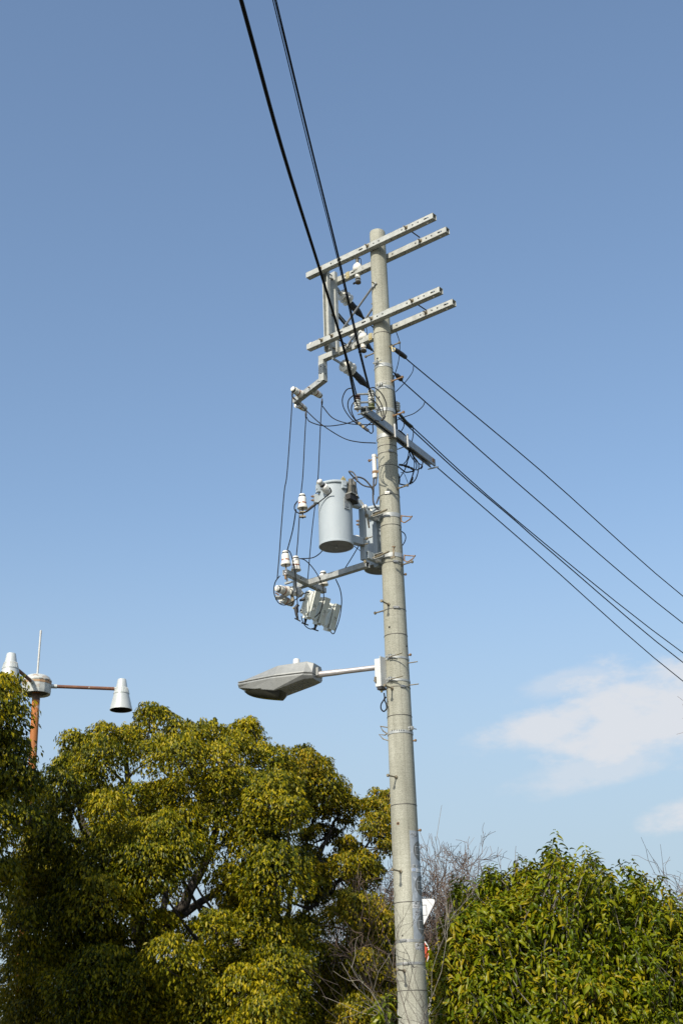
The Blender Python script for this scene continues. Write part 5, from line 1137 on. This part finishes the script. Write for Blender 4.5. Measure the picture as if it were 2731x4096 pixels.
def leafy_tree(name, label, cat, base, limbs, puffs, rads, per, L0, W0, leafm, bark=BARK, group=None, droop=1.0, squash=0.85):
    t = thing(name, base, label, cat, group); nodes = []; trunk = MB()
    for pts, r0, r1 in limbs:
        P, R_s = limb(pts, r0, r1); trunk.tube(P, R_s, 8); nodes += list(zip(P, R_s))
    trunk.build('trunk', bark, t, 60)
    NP = np.array([p for p, r in nodes]); br = MB()
    for c, r in zip(puffs, rads):
        dd = np.linalg.norm(NP - c, axis=1) + 1.5 * np.maximum(0, NP[:, 2] - c[2]); i = int(dd.argmin()); P0 = NP[i]; mid = (P0 + c) / 2 + rng.normal(size=3) * 0.12 - np.array([0, 0, 0.08])
        r0 = min(nodes[i][1] * 0.6, 0.05); br.tube(catmull([P0, mid, c], 3), list(np.linspace(r0, 0.008, 7)), 5)
        for _ in range(3):
            e = c + unit(rng.normal(size=(1, 3)) + [0, 0, 0.4])[0] * r * 0.8; br.tube([c - np.array([0, 0, 0.1]), (c + e) / 2 + rng.normal(size=3) * 0.03, e], [0.010, 0.007, 0.003], 4)
    if len(puffs): br.build('branches', bark, t, 60)['kind'] = 'stuff'
    V, F = puff_leaves(puffs, rads, per, L0, W0, squash, droop); o = mesh_np('crown', V, F, leafm, t, LOC[t.name]); o['kind'] = 'stuff'
    return t
D0 = lambda x, y, Y: atY(0, x, y, Y)
def ground_at(x, y, Y): p = D0(x, y, Y); p[2] = 0.0; return p

# the big evergreen in the middle
B_POLY = [(60, 1830), (100, 1780), (130, 1725), (124, 1688), (162, 1664), (200, 1642), (240, 1656), (270, 1636), (304, 1646), (310, 1612), (350, 1606), (388, 1626), (400, 1644), (434, 1634), (454, 1656), (484, 1650),
          (508, 1658), (530, 1638), (575, 1642), (606, 1674), (638, 1670), (664, 1705), (690, 1780), (712, 1860), (728, 1950), (716, 2050), (742, 2130), (740, 2300), (740, 2520), (0, 2560), (-10, 1960)]
B_HOLES = [(415, 2085, 36), (180, 1915, 20), (15, 1960, 20), (655, 2085, 26), (330, 2180, 22), (500, 2000, 12), (690, 1930, 16), (470, 2060, 14)]
pu, ra = crown_puffs(B_POLY, B_HOLES, 25.4, 2.3, 58, 0.52)
b0 = ground_at(345, 2352, 25.4); Yt = 25.4
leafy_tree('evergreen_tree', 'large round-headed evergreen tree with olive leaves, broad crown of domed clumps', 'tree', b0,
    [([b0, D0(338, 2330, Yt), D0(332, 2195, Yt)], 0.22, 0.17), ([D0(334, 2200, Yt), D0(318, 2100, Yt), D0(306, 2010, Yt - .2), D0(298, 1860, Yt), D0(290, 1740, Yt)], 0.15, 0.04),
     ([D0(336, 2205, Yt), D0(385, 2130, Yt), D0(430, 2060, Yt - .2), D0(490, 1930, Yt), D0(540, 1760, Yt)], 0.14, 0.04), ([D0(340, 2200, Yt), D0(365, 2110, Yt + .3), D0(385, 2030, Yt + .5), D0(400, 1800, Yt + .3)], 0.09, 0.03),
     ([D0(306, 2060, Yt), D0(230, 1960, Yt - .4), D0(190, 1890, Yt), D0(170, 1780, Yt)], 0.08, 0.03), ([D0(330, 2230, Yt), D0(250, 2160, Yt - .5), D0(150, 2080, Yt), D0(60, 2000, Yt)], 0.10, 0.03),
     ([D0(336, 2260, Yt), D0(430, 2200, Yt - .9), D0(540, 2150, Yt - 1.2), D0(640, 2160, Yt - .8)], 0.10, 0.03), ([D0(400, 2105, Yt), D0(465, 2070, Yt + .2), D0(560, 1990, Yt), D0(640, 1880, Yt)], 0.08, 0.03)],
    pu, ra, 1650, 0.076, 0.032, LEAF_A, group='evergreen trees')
# smaller bronzed evergreen beside the pole
C_POLY = [(640, 1715), (700, 1700), (742, 1732), (775, 1765), (800, 1800), (820, 1832), (835, 1832), (855, 1808), (885, 1800), (912, 1820), (925, 1900), (915, 1975), (880, 1985), (850, 1930), (815, 1925), (780, 1905), (740, 1890), (690, 1900), (640, 1890)]
pu1, ra1 = crown_puffs(C_POLY, [(820, 1890, 10)], 27.0, 0.9, 31, 0.38)
C_POLY2 = [(735, 2065), (800, 2015), (850, 2055), (905, 2035), (925, 2150), (930, 2560), (715, 2560), (720, 2200)]
pu2, ra2 = crown_puffs(C_POLY2, [(790, 2150, 10)], 26.0, 1.0, 40, 0.42)
C_POLY3 = [(680, 1890), (750, 1885), (800, 1910), (850, 1945), (880, 1990), (900, 2040), (800, 2050), (770, 2010), (765, 2080), (690, 2100)]
pu3, ra3 = crown_puffs(C_POLY3, [(757, 1950, 14)], 27.3, 0.5, 26, 0.30)
c0 = ground_at(665, 2352, 27.0); Yt = 27.0
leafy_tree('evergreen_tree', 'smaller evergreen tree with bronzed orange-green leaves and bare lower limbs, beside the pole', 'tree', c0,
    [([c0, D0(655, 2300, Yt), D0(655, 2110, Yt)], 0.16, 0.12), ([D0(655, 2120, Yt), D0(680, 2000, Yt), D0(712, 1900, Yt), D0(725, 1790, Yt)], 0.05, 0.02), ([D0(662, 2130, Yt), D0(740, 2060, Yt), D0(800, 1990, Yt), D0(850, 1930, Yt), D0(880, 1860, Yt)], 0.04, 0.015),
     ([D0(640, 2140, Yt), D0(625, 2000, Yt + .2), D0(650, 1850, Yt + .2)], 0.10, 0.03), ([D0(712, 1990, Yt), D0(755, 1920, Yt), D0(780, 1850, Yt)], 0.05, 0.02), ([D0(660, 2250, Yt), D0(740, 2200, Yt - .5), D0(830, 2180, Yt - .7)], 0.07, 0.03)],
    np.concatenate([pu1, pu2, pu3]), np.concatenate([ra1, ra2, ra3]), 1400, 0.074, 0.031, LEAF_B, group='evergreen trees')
# evergreen whose flank shows at the edge, in front of the park lamp
A_POLY = [(-640, 1700), (-520, 1520), (-330, 1430), (-150, 1430), (-40, 1508), (10, 1528), (48, 1544), (62, 1588), (82, 1640), (74, 1690), (86, 1735), (82, 1768), (108, 1800), (100, 1900), (70, 2000), (10, 2090), (-200, 2240), (-500, 2150), (-660, 1950)]
pu, ra = crown_puffs(A_POLY, [(20, 1950, 12)], 21.0, 2.2, 60, 0.48)
a0 = ground_at(-260, 2352, 21.0); Yt = 21.0
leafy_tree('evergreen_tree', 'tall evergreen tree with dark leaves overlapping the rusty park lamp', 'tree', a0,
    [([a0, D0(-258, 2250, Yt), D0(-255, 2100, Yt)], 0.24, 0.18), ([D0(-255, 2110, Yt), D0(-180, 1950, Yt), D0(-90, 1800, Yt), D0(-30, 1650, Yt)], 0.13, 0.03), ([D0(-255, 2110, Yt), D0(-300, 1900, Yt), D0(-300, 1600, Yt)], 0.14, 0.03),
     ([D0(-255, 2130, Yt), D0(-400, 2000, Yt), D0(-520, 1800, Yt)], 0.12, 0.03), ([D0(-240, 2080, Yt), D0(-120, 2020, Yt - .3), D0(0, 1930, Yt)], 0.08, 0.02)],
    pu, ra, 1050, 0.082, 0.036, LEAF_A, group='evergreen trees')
# unseen evergreen added to shade the lower boughs of the others
X2, Y2 = -7.6, 18.6
cs = np.array([np.array([X2, Y2, 6.2]) + unit(rng.normal(size=(1, 3)))[0] * np.array([2.2, 2.0, 3.0]) * rng.uniform(0.45, 0.95) for _ in range(190)]); rs = rng.uniform(0.5, 0.7, len(cs))
b2 = np.array([X2, Y2, 0.0])
leafy_tree('evergreen_tree', 'unseen evergreen tree added to shade the lower boughs of the others', 'tree', b2,
    [([b2, b2 + [0, 0, 2.0], b2 + [0.1, 0, 4.5]], 0.22, 0.15), ([b2 + [0.1, 0, 4.0], b2 + [0.9, 0.2, 6.0], b2 + [1.5, 0.2, 7.5]], 0.1, 0.03), ([b2 + [0.1, 0, 4.0], b2 + [-0.9, 0.2, 6.0], b2 + [-1.5, 0.2, 7.5]], 0.1, 0.03), ([b2 + [0.1, 0, 4.4], b2 + [0.1, 0.5, 6.5], b2 + [0.0, 0.4, 8.3]], 0.1, 0.03)],
    cs, rs, 420, 0.12, 0.055, LEAF_A, group='evergreen trees')
# dark understorey shrubs below and behind the trees
def shrub(label, X, Y, wd, h, n, per, L0, W0, m, group='understorey shrubs', seed=0):
    cs = np.array([[X + rng.uniform(-wd, wd) * (1 - 0.3 * k / n), Y + rng.uniform(-0.6, 0.6), 0.35 + (h - 0.7) * (k / n)] for k in range(n)]); rs = rng.uniform(0.36, 0.55, n)
    b_ = np.array([X, Y, 0.0])
    return leafy_tree('shrub', label, 'shrub', b_, [([b_, b_ + [0.05, 0, h * 0.35], b_ + [0.1, 0, h * 0.75]], 0.06, 0.02), ([b_ + [0.1, 0, 0], b_ + [wd * 0.5, 0, h * 0.4], b_ + [wd * 0.7, 0, h * 0.7]], 0.05, 0.015), ([b_ - [0.1, 0, 0], b_ + [-wd * 0.5, 0, h * 0.4], b_ + [-wd * 0.7, 0, h * 0.6]], 0.05, 0.015)],
                      cs, rs, per, L0, W0, m, group=group, droop=0.3)
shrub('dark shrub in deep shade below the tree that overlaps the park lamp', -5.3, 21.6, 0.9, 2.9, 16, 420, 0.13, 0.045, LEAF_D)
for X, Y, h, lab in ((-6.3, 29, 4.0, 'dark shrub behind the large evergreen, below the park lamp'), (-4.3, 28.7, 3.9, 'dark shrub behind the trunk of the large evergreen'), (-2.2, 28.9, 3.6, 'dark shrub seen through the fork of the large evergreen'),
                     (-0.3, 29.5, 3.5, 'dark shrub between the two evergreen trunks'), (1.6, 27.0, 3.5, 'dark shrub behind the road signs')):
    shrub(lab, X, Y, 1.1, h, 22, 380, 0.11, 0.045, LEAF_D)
shrub('brown-tinged shrub between the pole and the broad-leaved bush', 1.15, 17.9, 0.5, 3.2, 18, 300, 0.08, 0.032, LEAF_B)

# ---- broad-leaved bush on the right: shoots with arching leaves
LT = np.array([0, 0.2, 0.45, 0.72, 1.0]); LW = np.array([0.0, 0.80, 1.0, 0.72, 0.0])
def broad_template():
    V = [(0, 0, 0)]
    for t, wd in zip(LT[1:4], LW[1:4]):
        z = -0.42 * t * t
        V += [(t * (1 - 0.12 * t), 0.5 * wd, z + 0.10 * wd), (t * (1 - 0.12 * t), 0, z), (t * (1 - 0.12 * t), -0.5 * wd, z + 0.10 * wd)]
    V.append((0.86, 0, -0.46)); F = [(0, 2, 1), (0, 3, 2)]
    for i in range(2):
        a = 1 + 3 * i; F += [(a, a + 1, a + 4), (a, a + 4, a + 3), (a + 1, a + 2, a + 5), (a + 1, a + 5, a + 4)]
    F += [(7, 8, 10), (8, 9, 10)]; return np.array(V, float), np.array(F)
BT, BF = broad_template()
def broad_leaves(C, D, N, L, wr, curl):
    S = unit(np.cross(D, N)); N = np.cross(S, D); T = BT
    X = T[None, :, 0:1] * L[:, None, None]; Yv = T[None, :, 1:2] * (L * wr)[:, None, None]; Z = T[None, :, 2:3] * np.where(T[None, :, 1:2] == 0, 1, 1) * (L * curl)[:, None, None]
    V = C[:, None] + X * D[:, None] + Yv * S[:, None] + Z * N[:, None]
    F = (np.arange(len(C))[:, None, None] * len(T) + BF[None]).reshape(-1, 3); return V.reshape(-1, 3), F
LEAF_C1 = None
def leaf_obj_mat():
    m = LEAF_C.copy(); m.name = 'broad_leaf_single'; n, l = m.node_tree.nodes, m.node_tree.links
    oi = n.new('ShaderNodeObjectInfo'); rp = [x for x in n if x.type == 'VALTORGB'][0]
    for k in list(rp.inputs[0].links): l.remove(k)
    mr = n.new('ShaderNodeMapRange'); mr.inputs[3].default_value = 0.05; mr.inputs[4].default_value = 0.95
    l.new(oi.outputs['Random'], mr.inputs[0]); l.new(mr.outputs[0], rp.inputs[0]); return m
LEAF_C1 = leaf_obj_mat()
def shoots_on(ells, n, zmin):
    P, Nn = [], []
    while len(P) < n:
        e = ells[rng.integers(len(ells))]; c, r = np.array(e[0]), np.array(e[1]); d = unit(rng.normal(size=(1, 3)))[0]
        if d[1] > 0.55: continue
        k = 1 + 0.10 * math.sin(d[0] * 7 + c[0] * 3) + 0.06 * math.sin(d[2] * 9 + d[0] * 5) + 0.05 * math.sin(d[1] * 11 + 2)
        p = c + d * r * k * (1 - 0.22 * rng.random()**2.5) + (d * rng.uniform(0.05, 0.22) if rng.random() < 0.09 else 0)
        if p[2] < zmin: continue
        if any((((p - np.array(q[0])) / np.array(q[1]))**2).sum() < 0.72 for q in ells if q is not e): continue
        P.append(p); Nn.append(unit((d / r)[None])[0])
    return np.array(P), np.array(Nn)
def broad_bush(label, base, ells, nshoot, zmin, singles, group, stems, L0=0.092):
    t = thing('broadleaf_bush', base, label, 'bush', group)
    P, Nn = shoots_on(ells, nshoot, zmin); ax = unit(Nn * 0.75 + [0, 0, 0.75] + rng.normal(size=P.shape) * 0.28)
    nl = 8; C, D, N, L = [], [], [], []
    for j in range(nl):
        a = rng.uniform(0, 6.28, len(P)) * 0.25 + j * 2.4; S = unit(np.cross(ax, [0.3, 0.2, 1.0])); Q = np.cross(S, ax)
        radd = S * np.cos(a)[:, None] + Q * np.sin(a)[:, None]
        up = 0.62 - 0.10 * j; dd = unit(radd + ax * up + rng.normal(size=P.shape) * 0.12 + [0, 0, -0.05 * j])
        C.append(P - ax * (0.016 * j) + radd * 0.006); D.append(dd); N.append(unit(ax + rng.normal(size=P.shape) * 0.25)); L.append(L0 * rng.uniform(0.45, 1.3, len(P)) * (0.75 + 0.06 * min(j, 5)))
    C, D, N, L = map(np.concatenate, (C, D, N, L)); wr = rng.uniform(0.30, 0.42, len(L)); cu_ = rng.uniform(0.9, 2.1, len(L))
    # the leaves that show largest become leaves of their own
    nb = np.tile(Nn, (nl, 1)); v_ = C - _C; dep = v_ @ _F; px_ = 1365.5 + FPX * (v_ @ _R) / dep; py_ = 2048 - FPX * (v_ @ _U) / dep
    vis = (px_ > 20) & (px_ < 2700) & (py_ < 4070) & (py_ > 3300) & ((nb @ np.array([-0.1, -0.95, 0.2])) > 0.25)
    score = np.where(vis, L / dep * (0.5 + np.abs(np.einsum('ij,ij->i', N, unit(-v_)))), -1); pick = np.argsort(-score)[:singles]; rest = np.setdiff1d(np.arange(len(L)), pick)
    V, F = broad_leaves(C[rest], D[rest], N[rest], L[rest], wr[rest], cu_[rest]); o = mesh_np('foliage', V, F, LEAF_C, t, LOC[t.name]); o['kind'] = 'stuff'
    meshes = {}
    for i in pick:
        kq = (round(float(cu_[i]) * 3) / 3, round(float(wr[i]) * 20) / 20)
        if kq not in meshes:
            q = BT.copy(); q[:, 1] *= kq[1]; q[:, 2] *= kq[0]; me = bpy.data.meshes.new('leaf'); me.from_pydata(q.tolist(), [], [tuple(int(z) for z in f) for f in BF]); me.materials.append(LEAF_C1); meshes[kq] = me
        lo = bpy.data.objects.new('leaf', meshes[kq]); scene.collection.objects.link(lo); lo.parent = t
        d = D[i]; s = nrm(np.cross(d, N[i])); n_ = np.cross(s, d); p = C[i] - LOC[t.name]; k = float(L[i])
        lo.matrix_local = Matrix(((d[0] * k, s[0] * k, n_[0] * k, p[0]), (d[1] * k, s[1] * k, n_[1] * k, p[1]), (d[2] * k, s[2] * k, n_[2] * k, p[2]), (0, 0, 0, 1)))
    st = MB(); core = np.array([np.array(e[0]) for e in ells])
    for i in range(0, len(P), 3):
        p = P[i]; q = core[np.argmin(np.linalg.norm(core - p, axis=1))]; a = p - ax[i] * 0.30 * rng.uniform(0.6, 1.3); st.tube([a + (q - a) * 0.25, a, p], [0.007, 0.005, 0.003], 4)
    for pts, r0, r1 in stems: st.tube(catmull(pts, 5), list(np.linspace(r0, r1, (len(pts) - 1) * 5 + 1)), 6)
    st.build('stems', BARK3, t, 60)
    # leaves on the inner twigs fill the heart of the bush
    cs, rs = [], []
    for c, r in ells:
        for _ in range(44): cs.append(np.array(c) + unit(rng.normal(size=(1, 3)))[0] * np.array(r) * rng.uniform(0.3, 0.80)); rs.append(rng.uniform(0.30, 0.42))
    V, F = puff_leaves(np.array(cs), np.array(rs), 420, 0.09, 0.036); o = mesh_np('inner_foliage', V, F, LEAF_C, t, LOC[t.name]); o['kind'] = 'stuff'
    return t
YB_ = 15.9
E1 = [((1.70, YB_, 2.2), (0.66, 0.85, 1.74)), ((2.05, YB_, 2.35), (0.98, 1.0, 1.72)), ((1.28, YB_ + 0.1, 2.1), (0.62, 0.8, 1.56)), ((2.70, YB_ + 0.1, 2.1), (0.80, 0.9, 1.76)), ((2.0, YB_ - 0.15, 1.2), (1.0, 1.0, 1.3))]
bb = np.array([2.1, YB_, 0.0])
broad_bush('domed bush of broad arching yellow-green leaves beside the pole', bb, E1, 3400, 1.2, 280, 'broad-leaved bushes',
           [([bb + [x0, -0.2, 0], bb + [x0 * 1.2, -0.3, 1.0], bb + [x1, -0.3, 2.0], bb + [x1 * 1.2, -0.2, 2.8]], 0.035, 0.01) for x0, x1 in ((-0.3, -0.55), (0.0, 0.1), (0.3, 0.55), (-0.1, -0.2), (0.15, 0.35))])
E2 = [((3.12, YB_, 2.05), (0.62, 0.8, 1.72)), ((3.45, YB_ - 0.1, 2.0), (0.98, 1.0, 1.70)), ((4.4, YB_, 1.8), (0.8, 0.9, 1.45)), ((3.4, YB_ - 0.3, 1.2), (0.9, 1.0, 1.3))]
bb2 = np.array([3.6, YB_, 0.0])
broad_bush('second bush of broad arching leaves, lower than the domed one, running out of view', bb2, E2, 2100, 1.2, 150, 'broad-leaved bushes',
           [([bb2 + [x0, -0.2, 0], bb2 + [x0 * 1.2, -0.3, 1.0], bb2 + [x1, -0.3, 2.0]], 0.035, 0.01) for x0, x1 in ((-0.3, -0.5), (0.0, 0.1), (0.3, 0.5))])
# small leafy sprig at the foot of the pole
sg_b = ground_at(868, 2352, 13.9); es = [((D0(885, 2312, 13.9)), (0.08, 0.08, 0.10))]
sp_ = broad_bush('small sprig of bright yellow-green leaves beside the pole foot', sg_b, [((float(es[0][0][0]), 13.9, float(es[0][0][2])), (0.09, 0.09, 0.11))], 9, 0.3, 20, None,
           [([sg_b, (sg_b + es[0][0]) / 2 + [0.03, 0, 0], es[0][0]], 0.008, 0.003)], 0.12)
for c_ in list(sp_.children):
    if c_.name.startswith('inner_foliage'): bpy.data.objects.remove(c_)

# ---- bare winter trees
def bare_tree(label, base, h, seed, r0=0.09, levels=5, spread=0.55, lean=(0, 0, 0), m=BARK2, first=0.35, kids=(5, 6, 5, 4), group='bare winter trees', name='bare_tree', twig=0.0035, cat='tree'):
    rs = np.random.default_rng(seed); t = thing(name, base, label, cat, group); A, Bq = MB(), MB()
    def grow(p, d, L, r, lev):
        n = 4 if lev < 3 else 3; P = [p]; dd = d
        for i in range(n):
            dd = nrm(dd + rs.normal(size=3) * (0.10 + 0.05 * lev) + np.array([0, 0, 0.10 if lev else 0.02])); P.append(P[-1] + dd * L / n)
        (A if lev == 0 else Bq).tube(P, list(np.linspace(r, max(r * 0.45, twig * 0.7), n + 1)), 6 if lev < 2 else 4 if lev < 3 else 3)
        if lev >= levels - 1: return
        kn = kids[min(lev, len(kids) - 1)]
        for i in range(kn):
            f = (first if lev == 0 else 0.15) + (1 - (first if lev == 0 else 0.15)) * (i + rs.random()) / kn; j = min(int(f * n), n - 1); q = P[j] + (P[j + 1] - P[j]) * (f * n - j)
            s = nrm(np.cross(dd, rs.normal(size=3))); a = spread * rs.uniform(0.75, 1.5); cd_ = nrm(nrm(P[j + 1] - P[j]) * math.cos(a) + s * math.sin(a))
            grow(q, cd_, L * rs.uniform(0.42, 0.68) * (1 - 0.35 * f if lev == 0 else 1.0), max(r * 0.5 * (1 - 0.4 * f), twig), lev + 1)
    grow(np.asarray(base, float), nrm(np.array([0, 0, 1.0]) + np.asarray(lean)), h, r0, 0)
    A.build('trunk', m, t, 60); Bq.build('twigs', m, t, 60); return t
for (x, Y, ytop, seed, lab) in ((840, 31, 1935, 3, 'bare winter tree showing between the bronzed evergreen and the pole'), (1010, 29, 1895, 5, 'bare winter tree with fine upright twigs just beyond the pole'),
                                (1085, 31, 1905, 9, 'bare winter tree with a dark curved limb above the domed bush'), (1165, 29, 1915, 12, 'bare winter tree reaching highest over the domed bush shoulder'), (430, 33, 2020, 14, 'bare winter tree seen through the gap in the large evergreen'), (950, 34, 1960, 21, 'bare winter tree hidden mostly behind the pole'), (985, 26, 1960, 61, 'low bare tree tangled behind the road signs'), (1060, 27, 1930, 67, 'low bare tree crowding the shaded edge of the domed bush'), (790, 33, 1950, 73, 'far bare tree behind the bare limbs of the bronzed evergreen'), (880, 31, 1935, 79, 'low bare tree close beside the pole on the evergreen side'), (560, 34, 2060, 31, 'bare winter tree glimpsed under the large evergreen crown')):
    b_ = ground_at(x, 2352, Y); H = D0(x, ytop, Y)[2]
    bare_tree(lab, b_, H * 0.67, seed, 0.07, 5, 0.62, kids=(7, 7, 6, 5), twig=0.0055)
b_ = np.array([5.9, 19.0, 0.0]); bare_tree('bare tree whose thin reddish twigs reach in over the second bush', b_, 4.6, 44, 0.07, 5, 0.6, (-0.08, 0, 0), BARK2, 0.35)
# thin saplings at the pole foot
SAP = mat('sapling_bark', (0.05, 0.035, 0.03), (0.09, 0.07, 0.06), 0.9, 0, 6, 4)
bare_tree('bare sapling with dark fine twigs crossing the foot of the pole', np.array([0.62, 13.4, 0.0]), 2.2, 51, 0.008, 4, 0.75, (0.05, 0, 0), SAP, 0.55, (7, 5, 4), 'bare saplings', 'bare_sapling', 0.0017, 'sapling')
bare_tree('pale-barked sapling rising between the pole and the domed bush', np.array([1.02, 14.2, 0.0]), 2.9, 58, 0.011, 4, 0.6, (-0.07, 0.0, 0), BARK3, 0.5, (4, 3, 3), 'bare saplings', 'bare_sapling', 0.0026, 'sapling')
